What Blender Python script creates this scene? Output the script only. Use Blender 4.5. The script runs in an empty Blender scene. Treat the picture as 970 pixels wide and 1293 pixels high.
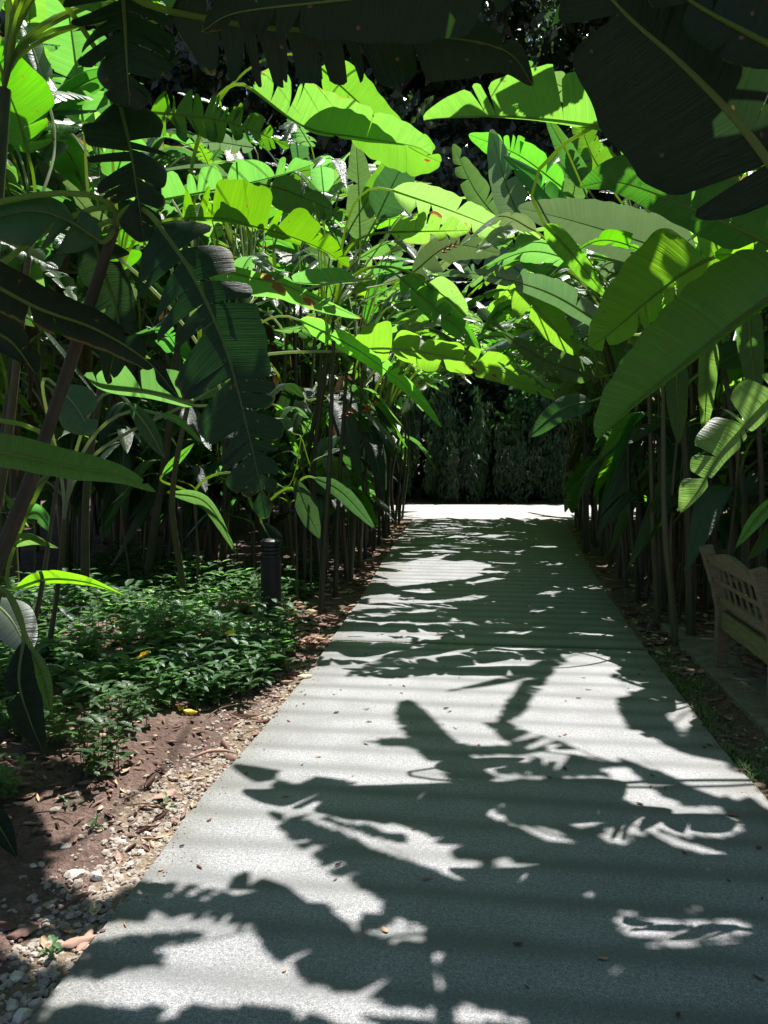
import bpy, math, random
import numpy as np
from mathutils import Vector, Matrix

random.seed(7)
RNG = np.random.default_rng(11)
sc = bpy.context.scene
COL = sc.collection
R = math.radians

# ---------------------------------------------------------------- camera
FPX = 1015.0
YAW, PITCH, CAMZ = R(7.46), R(4.45), 1.6
CAM = np.array([0.0, 0.0, CAMZ])
FW = np.array([-math.sin(YAW)*math.cos(PITCH), math.cos(YAW)*math.cos(PITCH), -math.sin(PITCH)])
RT = np.array([math.cos(YAW), math.sin(YAW), 0.0])
UP = np.cross(RT, FW)
cam_d = bpy.data.cameras.new('camera')
cam = bpy.data.objects.new('camera', cam_d)
COL.objects.link(cam)
cam.location = CAM
cam.rotation_euler = (math.pi/2-PITCH, 0, YAW)
cam_d.sensor_fit = 'VERTICAL'
cam_d.angle = 2*math.atan(646.5/FPX)
cam_d.clip_start, cam_d.clip_end = 0.05, 600
sc.camera = cam

def ray(px, py):
    return FW + RT*((px-485)/FPX) + UP*((646.5-py)/FPX)
def at(px, py, Y):
    d = ray(px, py)
    return CAM + d*(Y/d[1])
def gnd(px, py, z=0.0):
    d = ray(px, py)
    return CAM + d*((z-CAMZ)/d[2])
def proj(V):
    d = V-CAM
    f = np.maximum(d@FW, 1e-3)
    return 485+FPX*(d@RT)/f, 646.5-FPX*(d@UP)/f, d@FW

SUN_EL, SUN_AZ = R(65), R(25)
SUN = np.array([math.sin(SUN_AZ)*math.cos(SUN_EL), math.cos(SUN_AZ)*math.cos(SUN_EL), math.sin(SUN_EL)])
SX, SY = SUN[0]/SUN[2], SUN[1]/SUN[2]

# ---------------------------------------------------------------- sunlit patches of the walk (where no leaf may stand in the sun's way)
LIT = [
 [(263,1000),(320,1015),(343,1031),(356,1051),(379,1072),(420,1064),(392,1077),(407,1095),(446,1085),(412,1100),(428,1108),(456,1098),(438,1113),(484,1137),(479,1155),(461,1150),(456,1165),(433,1160),(412,1139),(381,1124),(356,1106),(335,1095),(314,1097),(296,1106),(291,1116),(253,1139),(278,1121),(263,1120),(232,1135),(253,1117),(237,1116),(209,1134),(229,1114),(211,1113),(170,1137),(193,1112),(173,1108)],
 [(124,1167),(155,1164),(214,1167),(227,1155),(240,1165),(253,1167),(265,1155),(271,1173),(304,1173),(314,1162),(330,1193),(350,1216),(381,1242),(428,1253),(500,1273),(500,1286),(464,1283),(412,1273),(392,1273),(376,1293),(371,1271),(242,1268),(204,1293),(219,1265),(201,1271),(72,1268),(54,1289),(64,1253),(72,1237),(108,1191)],
 [(470,1267),(522,1277),(552,1269),(547,1290),(470,1282)],
 [(589,1269),(666,1290),(568,1293),(576,1277)],
 [(470,1177),(496,1169),(509,1153),(514,1174),(527,1164),(537,1174),(532,1187),(496,1189)],
 [(384,1028),(427,1043),(481,1059),(510,1067),(514,1051),(520,1051),(514,1067),(547,1076),(553,1084),(609,1086),(591,1112),(568,1107),(540,1094),(501,1081),(481,1076),(427,1049),(386,1034)],
 [(625,1089),(640,1081),(650,1092),(676,1092),(712,1104),(692,1112),(645,1111),(632,1107)],
 [(728,1110),(736,1112),(748,1135),(741,1133)],
 [(759,1094),(774,1088),(779,1092),(761,1099)],
 [(877,1096),(888,1096),(903,1107),(882,1103)],
 [(864,1147),(882,1146),(882,1152),(869,1153)],
 [(826,1169),(851,1164),(867,1169),(846,1177),(828,1176)],
 [(815,1037),(826,1039),(834,1052),(867,1064),(921,1080),(908,1082),(859,1070),(826,1056),(816,1044)],
 [(762,971),(793,968),(813,990),(838,1006),(867,1019),(912,1019),(914,1025),(902,1033),(912,1039),(908,1043),(888,1035),(838,1033),(817,1025),(801,1014),(776,986)],
 [(708,827),(735,824),(760,825),(752,832),(776,837),(784,843),(768,854),(797,864),(793,878),(776,882),(786,911),(795,928),(817,946),(838,957),(840,965),(867,965),(912,961),(951,1006),(925,1002),(908,1008),(875,994),(838,975),(793,961),(772,948),(782,963),(751,959),(741,959),(727,944),(706,934),(663,947),(690,928),(650,936),(669,924),(642,911),(659,903),(681,878),(694,854),(723,841)],
 [(386,865),(415,861),(477,859),(539,853),(617,841),(605,861),(563,872),(567,876),(621,872),(650,865),(632,899),(626,913),(609,911),(636,934),(646,940),(611,942),(578,938),(563,923),(539,898),(518,882),(504,886),(499,902),(504,919),(514,931),(481,932),(452,936),(481,942),(522,945),(539,960),(570,965),(555,970),(567,987),(605,1012),(650,1041),(698,1047),(727,1064),(690,1062),(652,1043),(607,1027),(578,1041),(595,1023),(570,1016),(609,1022),(576,1041),(590,1020),(559,1026),(557,1014),(506,1001),(485,993),(444,1010),(473,993),(423,1003),(452,989),(407,977),(374,991),(349,983),(359,970),(328,960),(304,958)],
 [(595,953),(611,955),(624,973),(636,979),(690,980),(681,984),(632,984),(615,973)],
 [(840,893),(871,895),(881,909),(867,922),(869,928),(861,932),(852,920)],
 [(150,985),(230,950),(300,890),(390,845),(388,865),(304,958),(250,1010),(190,1090),(130,1130),(60,1090),(110,1040)],
 [(0,1150),(60,1156),(120,1170),(100,1210),(40,1195),(0,1185)],
 [(930,955),(970,985),(970,1020),(950,1000)],
 [(195,790),(335,750),(374,795),(357,845),(300,872),(225,862)],
 [(80,885),(165,872),(190,915),(165,975),(90,970)],
 [(150,990),(172,930),(235,885),(300,862),(340,850),(388,850),(304,958),(230,1010)],
 [(30,1012),(110,985),(160,965),(160,1010),(70,1062)],
 [(60,800),(120,790),(170,815),(150,850),(80,845)],
 [(0,770),(35,765),(40,820),(0,820)],
]
LIT_MID = [
 [(489,738),(500,723),(543,712),(595,707),(617,714),(604,723),(591,730),(543,736),(500,741)],
 [(495,714),(530,706),(571,699),(547,710),(508,719)],
 [(519,760),(573,756),(617,747),(625,749),(608,756),(547,762)],
 [(467,753),(506,751),(500,760),(465,762)],
 [(437,799),(456,795),(530,792),(608,794),(619,799),(573,801),(539,803),(487,803),(443,804)],
 [(458,810),(521,805),(517,814),(469,816)],
 [(411,821),(426,815),(476,823),(439,838),(422,838)],
 [(668,753),(694,746),(714,745),(699,750)],
 [(638,699),(664,694),(655,699)],
 [(601,678),(625,674),(647,675),(620,679)],
]
DARK = [
 [(365,882),(357,890),(420,888),(440,880),(463,873),(430,874),(400,876)],
 [(353,900),(433,902),(415,907),(361,911)],
 [(324,929),(349,929),(394,937),(361,940)],
 [(108,1191),(155,1180),(211,1176),(258,1175),(247,1191),(216,1193),(198,1198),(211,1206),(206,1222),(175,1222),(150,1227),(134,1237),(72,1237)],
]
GX0, GY0, GRES, GNX, GNY = -5.0, 0.0, 0.02, 500, 760
def in_poly(px, py, poly):
    c = np.zeros(px.shape, bool)
    n = len(poly)
    for i in range(n):
        x1, y1 = poly[i]; x2, y2 = poly[(i+1) % n]
        if y1 == y2: continue
        m = ((y1 > py) != (y2 > py)) & (px < (x2-x1)*(py-y1)/(y2-y1)+x1)
        c ^= m
    return c
gx, gy = np.meshgrid(GX0+GRES*(np.arange(GNX)+.5), GY0+GRES*(np.arange(GNY)+.5), indexing='ij')
_G = np.stack([gx.ravel(), gy.ravel(), np.zeros(gx.size)], 1)
_px, _py, _d = proj(_G)
_ok = _d > .5
lit = np.zeros(gx.size, bool); litm = np.zeros(gx.size, bool)
for p in LIT: lit |= in_poly(_px, _py, p)
for p in DARK: lit &= ~in_poly(_px, _py, p)
for p in LIT_MID: litm |= in_poly(_px, _py, p)
lit = (lit & _ok).reshape(GNX, GNY); litm = (litm & _ok).reshape(GNX, GNY)
HERO = np.zeros((GNX, GNY), bool)         # ground under the sunlit front leaves
def shadow_ij(V):
    x = V[:, 0]-SX*V[:, 2]; y = V[:, 1]-SY*V[:, 2]
    i = ((x-GX0)/GRES).astype(int); j = ((y-GY0)/GRES).astype(int)
    ok = (i >= 0) & (i < GNX) & (j >= 0) & (j < GNY)
    return np.clip(i, 0, GNX-1), np.clip(j, 0, GNY-1), ok
def hits(V, mask):
    i, j, ok = shadow_ij(V)
    return mask[i, j] & ok
def grow(m, k):
    o = m.copy()
    for _ in range(k):
        p = o.copy()
        p[1:] |= o[:-1]; p[:-1] |= o[1:]; p[:, 1:] |= o[:, :-1]; p[:, :-1] |= o[:, 1:]
        o = p
    return o

# ---------------------------------------------------------------- mesh helpers
def nrm(v):
    v = np.asarray(v, float)
    return v/np.maximum(np.linalg.norm(v, axis=-1, keepdims=True), 1e-9)

class MB:
    """collects quads (and triangles as degenerate-free lists) and links them as one mesh object"""
    def __init__(s): s.V = []; s.F = []; s.U = []; s.W = []; s.M = []; s.n = 0; s.S = []
    def add(s, V, F, U=None, W=None, mat=0, smooth=True):
        V = np.asarray(V, float); F = np.asarray(F, int)
        s.V.append(V); s.F.append(F+s.n); s.n += len(V)
        s.U.append(np.zeros((len(V), 2)) if U is None else np.asarray(U, float))
        s.W.append(np.zeros(len(V)) if W is None else np.asarray(W, float))
        s.M.append(np.full(len(F), mat, int)); s.S.append(np.full(len(F), smooth, bool))
        return s
    def mesh(s, name, mats, origin=(0, 0, 0)):
        me = bpy.data.meshes.new(name)
        V = np.concatenate(s.V)-np.asarray(origin, float)
        quads = [f for f in s.F if f.shape[1] == 4]; tris = [f for f in s.F if f.shape[1] == 3]
        nq = sum(len(f) for f in quads); nt = sum(len(f) for f in tris)
        me.vertices.add(len(V)); me.vertices.foreach_set('co', V.astype(np.float32).ravel())
        loops = np.concatenate([f.ravel() for f in s.F])
        tot = np.concatenate([np.full(len(f), f.shape[1]) for f in s.F])
        st = np.concatenate([[0], np.cumsum(tot)[:-1]])
        me.loops.add(len(loops)); me.loops.foreach_set('vertex_index', loops.astype(np.int32))
        me.polygons.add(len(tot))
        me.polygons.foreach_set('loop_start', st.astype(np.int32))
        me.polygons.foreach_set('loop_total', tot.astype(np.int32))
        me.polygons.foreach_set('material_index', np.concatenate(s.M).astype(np.int32))
        me.polygons.foreach_set('use_smooth', np.concatenate(s.S))
        uv = me.uv_layers.new(name='UVMap')
        U = np.concatenate(s.U)
        uv.data.foreach_set('uv', U[loops].astype(np.float32).ravel())
        w = me.attributes.new('wear', 'FLOAT', 'POINT')
        w.data.foreach_set('value', np.concatenate(s.W).astype(np.float32))
        me.update(calc_edges=True)
        for m in (mats if isinstance(mats, (list, tuple)) else [mats]): me.materials.append(m)
        return me
    def build(s, name, mats, parent=None, origin=(0, 0, 0), loc=None):
        o = bpy.data.objects.new(name, s.mesh(name, mats, origin))
        COL.objects.link(o)
        if parent is not None: o.parent = parent
        if loc is not None: o.location = loc
        return o

def grid_faces(nu, nv):
    a = np.arange(nu*nv).reshape(nu, nv)
    return np.stack([a[:-1, :-1], a[1:, :-1], a[1:, 1:], a[:-1, 1:]], -1).reshape(-1, 4)

def catmull(P, n):
    P = np.asarray(P, float)
    if len(P) == 2: P = np.array([P[0], P[0]*.5+P[1]*.5, P[1]])
    Q = np.vstack([2*P[0]-P[1], P, 2*P[-1]-P[-2]])
    out = []
    for i in range(1, len(Q)-2):
        t = np.linspace(0, 1, 24, endpoint=False)[:, None]
        a, b, c, d = Q[i-1], Q[i], Q[i+1], Q[i+2]
        out.append(.5*((2*b)+(-a+c)*t+(2*a-5*b+4*c-d)*t*t+(-a+3*b-3*c+d)*t**3))
    out.append(Q[-2][None])
    C = np.vstack(out)
    L = np.concatenate([[0], np.cumsum(np.linalg.norm(np.diff(C, axis=0), axis=1))])
    s = np.linspace(0, L[-1], n)
    return np.stack([np.interp(s, L, C[:, k]) for k in range(3)], 1), L[-1]

def tube(mb, P, rad, sides=7, mat=0, smooth=True, cap=False):
    P = np.asarray(P, float); n = len(P)
    rad = np.broadcast_to(np.asarray(rad, float), (n,))
    T = nrm(np.gradient(P, axis=0))
    a = np.array([0, 0, 1.]) if abs(T[0][2]) < .9 else np.array([1., 0, 0])
    A = np.zeros((n, 3)); A[0] = nrm(a-T[0]*(a@T[0]))
    for i in range(1, n):
        A[i] = nrm(A[i-1]-T[i]*(A[i-1]@T[i]))
    B = np.cross(T, A)
    th = np.linspace(0, 2*math.pi, sides+1)
    V = P[:, None]+rad[:, None, None]*(np.cos(th)[None, :, None]*A[:, None]+np.sin(th)[None, :, None]*B[:, None])
    L = np.concatenate([[0], np.cumsum(np.linalg.norm(np.diff(P, axis=0), axis=1))])
    U = np.stack(np.broadcast_arrays(L[:, None], th[None]/6.283), -1).reshape(-1, 2)
    mb.add(V.reshape(-1, 3), grid_faces(n, sides+1), U, mat=mat, smooth=smooth)
    if cap:
        for k in (0, n-1):
            c = np.vstack([V[k, :-1], P[k][None]])
            m = sides
            F = np.array([[i, (i+1) % m, m] for i in range(m)])
            mb.add(c, F, mat=mat, smooth=False)

def box(mb, c, size, rot=None, bev=0.0, mat=0):
    sx, sy, sz = np.asarray(size)/2
    if bev <= 0:
        V = np.array([[x, y, z] for x in (-sx, sx) for y in (-sy, sy) for z in (-sz, sz)], float)
        F = [[0, 1, 3, 2], [4, 6, 7, 5], [0, 4, 5, 1], [2, 3, 7, 6], [0, 2, 6, 4], [1, 5, 7, 3]]
    else:
        b = min(bev, sx*.45, sy*.45, sz*.45)
        V = []; F = []
        idx = {}
        for X in (-1, 1):
            for Y in (-1, 1):
                for Z in (-1, 1):
                    for ax in range(3):
                        s = np.array([sx, sy, sz])-b; s[ax] += b
                        idx[(X, Y, Z, ax)] = len(V); V.append(s*np.array([X, Y, Z]))
        V = np.array(V)
        T = []
        for ax in range(3):
            o = [i for i in range(3) if i != ax]
            for sg in (-1, 1):
                q = []
                for (p, r) in ((-1, -1), (1, -1), (1, 1), (-1, 1)):
                    k = [0, 0, 0]; k[ax] = sg; k[o[0]] = p; k[o[1]] = r
                    q.append(idx[(*k, ax)])
                F.append(q)
        for ax in range(3):
            o = [i for i in range(3) if i != ax]
            for p in (-1, 1):
                for r in (-1, 1):
                    q = []
                    for (sg, f) in ((-1, o[0]), (1, o[0]), (1, o[1]), (-1, o[1])):
                        k = [0, 0, 0]; k[ax] = sg; k[o[0]] = p; k[o[1]] = r
                        q.append(idx[(*k, f)])
                    F.append(q)
        for X in (-1, 1):
            for Y in (-1, 1):
                for Z in (-1, 1):
                    T.append([idx[(X, Y, Z, a)] for a in range(3)])
    V = np.asarray(V, float)
    if rot is not None: V = V@np.array(rot.to_matrix() if hasattr(rot, 'to_matrix') else rot).T
    V = V+np.asarray(c, float)
    U = V[:, [1, 2]]+V[:, [0, 0]]*.37
    mb.add(V, F, U, mat=mat, smooth=False)
    if bev > 0: mb.add(V, T, U, mat=mat, smooth=False)

def beam(mb, a, b, w, t, up=(0, 0, 1), bev=.004, mat=0):
    """a rectangular bar from a to b, t along 'up', w across it"""
    a = np.asarray(a, float); b = np.asarray(b, float)
    d = nrm(b-a); u = np.asarray(up, float); u = nrm(u-d*(u@d)); s = np.cross(d, u)
    M = np.stack([s, d, u], 1)
    box(mb, (a+b)/2, (w, np.linalg.norm(b-a), t), M, bev, mat)

def tag(o, label, cat, group=None):
    o['label'] = label; o['category'] = cat
    if group: o['group'] = group
    return o
def kind(o, k): o['kind'] = k; return o
def thing(name, label, cat, loc, group=None):
    o = bpy.data.objects.new(name, None); COL.objects.link(o)
    o.location = loc; o.empty_display_size = .1
    return tag(o, label, cat, group)

# ---------------------------------------------------------------- materials
def new_mat(name):
    m = bpy.data.materials.new(name); m.use_nodes = True
    nt = m.node_tree; nt.nodes.clear()
    return m, nt, nt.nodes, nt.links
class NB:
    def __init__(s, name):
        s.m, s.nt, s.N, s.L = new_mat(name)
        s.out = s.N.new('ShaderNodeOutputMaterial')
    def node(s, t, **kw):
        n = s.N.new(t)
        for k, v in kw.items():
            if k.startswith('i_'):
                key = k[2:]
                n.inputs[int(key) if key.isdigit() else key.replace('_', ' ')].default_value = v
            else: setattr(n, k, v)
        return n
    def link(s, a, b): s.L.new(a, b)
    def math(s, op, a, b=None, clamp=False):
        n = s.N.new('ShaderNodeMath'); n.operation = op; n.use_clamp = clamp
        for i, x in enumerate((a, b)):
            if x is None: continue
            if isinstance(x, (int, float)): n.inputs[i].default_value = x
            else: s.L.new(x, n.inputs[i])
        return n.outputs[0]
    def ramp(s, fac, stops):
        n = s.N.new('ShaderNodeValToRGB')
        e = n.color_ramp.elements
        while len(e) < len(stops): e.new(.5)
        for k, (p, c) in enumerate(stops):
            e[k].position = p; e[k].color = (*c, 1) if len(c) == 3 else c
        s.L.new(fac, n.inputs[0]); return n.outputs[0]
    def mix(s, f, a, b, mode='MIX'):
        n = s.N.new('ShaderNodeMix'); n.data_type = 'RGBA'; n.blend_type = mode
        for i, x in ((0, f), (6, a), (7, b)):
            if isinstance(x, (int, float)): n.inputs[i].default_value = x
            elif isinstance(x, tuple): n.inputs[i].default_value = (*x, 1)
            else: s.L.new(x, n.inputs[i])
        return n.outputs[2]
    def noise(s, vec, scale, detail=3, rough=.55, dist=0.0):
        n = s.node('ShaderNodeTexNoise'); n.inputs['Scale'].default_value = scale
        n.inputs['Detail'].default_value = detail; n.inputs['Roughness'].default_value = rough
        n.inputs['Distortion'].default_value = dist
        if vec is not None: s.L.new(vec, n.inputs['Vector'])
        return n.outputs[0]
    def scalevec(s, vec, sx, sy, sz):
        n = s.N.new('ShaderNodeVectorMath'); n.operation = 'MULTIPLY'
        s.L.new(vec, n.inputs[0]); n.inputs[1].default_value = (sx, sy, sz); return n.outputs[0]
    def bump(s, h, strength, dist=.01):
        n = s.N.new('ShaderNodeBump'); n.inputs['Strength'].default_value = strength
        n.inputs['Distance'].default_value = dist; s.L.new(h, n.inputs['Height']); return n.outputs[0]
    def bsdf(s, color, rough=.6, spec=.5, normal=None):
        n = s.N.new('ShaderNodeBsdfPrincipled')
        if isinstance(color, tuple): n.inputs['Base Color'].default_value = (*color, 1)
        else: s.L.new(color, n.inputs['Base Color'])
        if isinstance(rough, (int, float)): n.inputs['Roughness'].default_value = rough
        else: s.L.new(rough, n.inputs['Roughness'])
        n.inputs['Specular IOR Level'].default_value = spec
        if normal is not None: s.L.new(normal, n.inputs['Normal'])
        return n
    def done(s, shader):
        s.L.new(shader, s.out.inputs[0]); return s.m

def leaf_mat(name, refl, trans, rough=.36, tmix=.5, brown=1.0, wax=0.0, spec=.5):
    b = NB(name)
    uv = b.node('ShaderNodeUVMap').outputs[0]
    rnd = b.node('ShaderNodeObjectInfo').outputs['Random']
    off = b.node('ShaderNodeCombineXYZ'); b.link(b.math('MULTIPLY', rnd, 37.0), off.inputs[0]); b.link(b.math('MULTIPLY', rnd, 91.0), off.inputs[2])
    va = b.node('ShaderNodeVectorMath', operation='ADD'); b.link(uv, va.inputs[0]); b.link(off.outputs[0], va.inputs[1])
    v = va.outputs[0]
    fine = b.ramp(b.noise(b.scalevec(v, 190, 3, 1), 1.0, 2, .6), [(.35, (0, 0, 0)), (.65, (1, 1, 1))])
    broad = b.ramp(b.noise(b.scalevec(v, 34, .8, 1), 1.0, 2, .5), [(.3, (0, 0, 0)), (.7, (1, 1, 1))])
    patch = b.noise(b.scalevec(v, 4, 5, 1), 1.0, 3, .6)
    vein = b.math('ADD', b.math('MULTIPLY', fine, .55), b.math('MULTIPLY', broad, .45))
    wear = b.node('ShaderNodeAttribute', attribute_name='wear').outputs['Fac']
    var = b.math('ADD', b.math('MULTIPLY', rnd, .55), b.math('MULTIPLY', patch, .45))
    d = tuple(c*.72 for c in refl); l = (min(1, refl[0]*1.45), min(1, refl[1]*1.28), refl[2]*1.1)
    cr = b.mix(var, d, l)
    cr = b.mix(b.math('MULTIPLY', vein, .75), cr, tuple(c*.55 for c in refl))
    dt = (trans[0]*.5, trans[1]*.72, trans[2]*.8); lt = (trans[0]*1.35, trans[1]*1.15, trans[2])
    ct = b.mix(var, dt, lt)
    ct = b.mix(b.math('MULTIPLY', vein, .7), ct, (trans[0]*.5, trans[1]*.62, trans[2]*.5))
    # dry, browned margins: yellow first, then brown
    wn = b.math('ADD', b.math('MULTIPLY', wear, brown), b.math('MULTIPLY', b.math('SUBTRACT', b.noise(b.scalevec(v, 16, 14, 1), 1.0, 4, .65), .5), .9))
    yel = b.ramp(wn, [(.42, (0, 0, 0)), (.62, (1, 1, 1))])
    brn = b.ramp(wn, [(.62, (0, 0, 0)), (.74, (1, 1, 1))])
    cr = b.mix(yel, cr, (.22, .17, .025)); cr = b.mix(brn, cr, (.13, .055, .022))
    ct = b.mix(yel, ct, (.46, .42, .03)); ct = b.mix(brn, ct, (.30, .085, .015))
    # small spots
    vo = b.node('ShaderNodeTexVoronoi'); vo.inputs['Scale'].default_value = 9.0; b.link(v, vo.inputs['Vector'])
    vs = b.math('SUBTRACT', vo.outputs['Distance'], b.math('MULTIPLY', b.noise(v, 6.0, 2), .13))
    sp = b.ramp(vs, [(.0, (1, 1, 1)), (.03, (0, 0, 0))])
    cr = b.mix(b.math('MULTIPLY', sp, .8), cr, (.16, .08, .03)); ct = b.mix(b.math('MULTIPLY', sp, .8), ct, (.4, .2, .02))
    hs = []
    for c_ in (cr, ct):
        h = b.node('ShaderNodeHueSaturation')
        b.link(b.math('ADD', .490, b.math('MULTIPLY', b.math('FRACT', b.math('MULTIPLY', rnd, 7.31)), .036)), h.inputs['Hue'])
        b.link(b.math('ADD', .62, b.math('MULTIPLY', b.math('FRACT', b.math('MULTIPLY', rnd, 13.7)), .55)), h.inputs['Value'])
        b.link(b.math('ADD', .82, b.math('MULTIPLY', b.math('FRACT', b.math('MULTIPLY', rnd, 23.9)), .2)), h.inputs['Saturation'])
        b.link(c_, h.inputs['Color']); hs.append(h.outputs[0])
    cr, ct = hs
    nb = b.bump(vein, .55, .006)
    ro = b.math('ADD', rough-.06, b.math('MULTIPLY', patch, .14))
    p = b.bsdf(cr, ro, spec, nb)
    if wax: p.inputs['Coat Weight'].default_value = wax; p.inputs['Coat Roughness'].default_value = .35
    t = b.node('ShaderNodeBsdfTranslucent'); b.link(ct, t.inputs[0]); b.link(nb, t.inputs[1])
    m = b.node('ShaderNodeMixShader'); m.inputs[0].default_value = tmix
    b.link(p.outputs[0], m.inputs[1]); b.link(t.outputs[0], m.inputs[2])
    return b.done(m.outputs[0])

M = {}
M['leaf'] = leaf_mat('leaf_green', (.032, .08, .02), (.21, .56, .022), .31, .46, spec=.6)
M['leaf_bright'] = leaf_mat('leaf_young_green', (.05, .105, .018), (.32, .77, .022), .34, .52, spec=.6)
M['leaf_dark'] = leaf_mat('leaf_shaded_green', (.008, .024, .014), (.035, .11, .012), .36, .28, brown=1.0, spec=.28)  # darker copy of the leaf green, overhead shade put into the colour
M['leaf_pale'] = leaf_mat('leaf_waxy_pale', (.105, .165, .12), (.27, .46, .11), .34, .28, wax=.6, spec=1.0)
M['leaf_blue'] = leaf_mat('leaf_blue_green', (.028, .07, .045), (.12, .36, .04), .30, .36, spec=.6)
M['small_leaf'] = leaf_mat('small_leaf_green', (.055, .14, .045), (.20, .50, .04), .34, .35, brown=.4)
M['vine_leaf'] = leaf_mat('vine_leaf_dark', (.052, .115, .050), (.12, .26, .04), .32, .3, brown=.5, spec=.45)
M['leaf_dry'] = leaf_mat('dead_leaf_brown', (.10, .065, .038), (.20, .11, .035), .6, .3, brown=.6, spec=.2)
M['tree_leaf'] = leaf_mat('tree_leaf_dark', (.045, .08, .04), (.10, .2, .03), .24, .3, brown=.3, spec=1.0)

def stalk_mat(name, c1, c2, rough=.45, glow=None):
    b = NB(name)
    uv = b.node('ShaderNodeUVMap').outputs[0]
    rnd = b.node('ShaderNodeObjectInfo').outputs['Random']
    n1 = b.noise(b.scalevec(uv, 2.0, 26, 1), 1.0, 3)
    tc = b.node('ShaderNodeTexCoord').outputs['Object']
    n2 = b.noise(tc, 6.0, 4, .65)
    f = b.math('ADD', b.math('MULTIPLY', n1, .6), b.math('MULTIPLY', n2, .5))
    f = b.math('ADD', f, b.math('MULTIPLY', b.math('SUBTRACT', rnd, .5), .5), True)
    c = b.ramp(f, [(.3, c1), (.75, c2)])
    p = b.bsdf(c, rough, .45, b.bump(n1, .4, .004))
    if glow is None: return b.done(p.outputs[0])
    t = b.node('ShaderNodeBsdfTranslucent'); t.inputs[0].default_value = (*glow, 1)
    m = b.node('ShaderNodeMixShader'); m.inputs[0].default_value = .55
    b.link(p.outputs[0], m.inputs[1]); b.link(t.outputs[0], m.inputs[2])
    return b.done(m.outputs[0])
M['stalk'] = stalk_mat('leaf_stalk_green', (.09, .14, .045), (.16, .21, .09), .45, (.55, .75, .08))
M['stalk_pale'] = stalk_mat('leaf_stalk_pale', (.30, .36, .26), (.42, .46, .36), .35, (.5, .6, .2))
M['stem'] = stalk_mat('heliconia_stem', (.02, .024, .01), (.075, .072, .03))
M['stem_brown'] = stalk_mat('old_stem_brown', (.035, .03, .018), (.10, .085, .055), .75)
M['bark'] = stalk_mat('tree_bark', (.03, .025, .02), (.08, .065, .05), .85)

def soil_mat():
    b = NB('soil')
    tc = b.node('ShaderNodeTexCoord').outputs['Object']
    n1 = b.noise(tc, 1.3, 4, .6); n2 = b.noise(tc, 24, 5, .7); n3 = b.noise(tc, 110, 3, .7)
    f = b.math('ADD', b.math('MULTIPLY', n1, .4), b.math('ADD', b.math('MULTIPLY', n2, .35), b.math('MULTIPLY', n3, .25)))
    soil = b.ramp(f, [(.32, (.05, .031, .026)), (.5, (.135, .088, .072)), (.66, (.28, .2, .165))])
    sand = b.ramp(f, [(.32, (.08, .06, .04)), (.5, (.22, .165, .115)), (.68, (.38, .31, .23))])
    gr = b.node('ShaderNodeAttribute', attribute_name='wear').outputs['Fac']
    g2 = b.ramp(b.math('ADD', gr, b.math('MULTIPLY', b.math('SUBTRACT', n2, .5), .7)), [(.38, (0, 0, 0)), (.62, (1, 1, 1))])
    c = b.mix(g2, soil, sand)
    vo = b.node('ShaderNodeTexVoronoi'); vo.inputs['Scale'].default_value = 38; b.link(tc, vo.inputs['Vector'])
    h = b.math('ADD', b.math('MULTIPLY', n2, .8), b.math('ADD', b.math('MULTIPLY', n3, .35), b.math('MULTIPLY', vo.outputs['Distance'], -.5)))
    p = b.bsdf(c, .95, .2, b.bump(h, 1.0, .03))
    return b.done(p.outputs[0])
M['soil'] = soil_mat()

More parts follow.
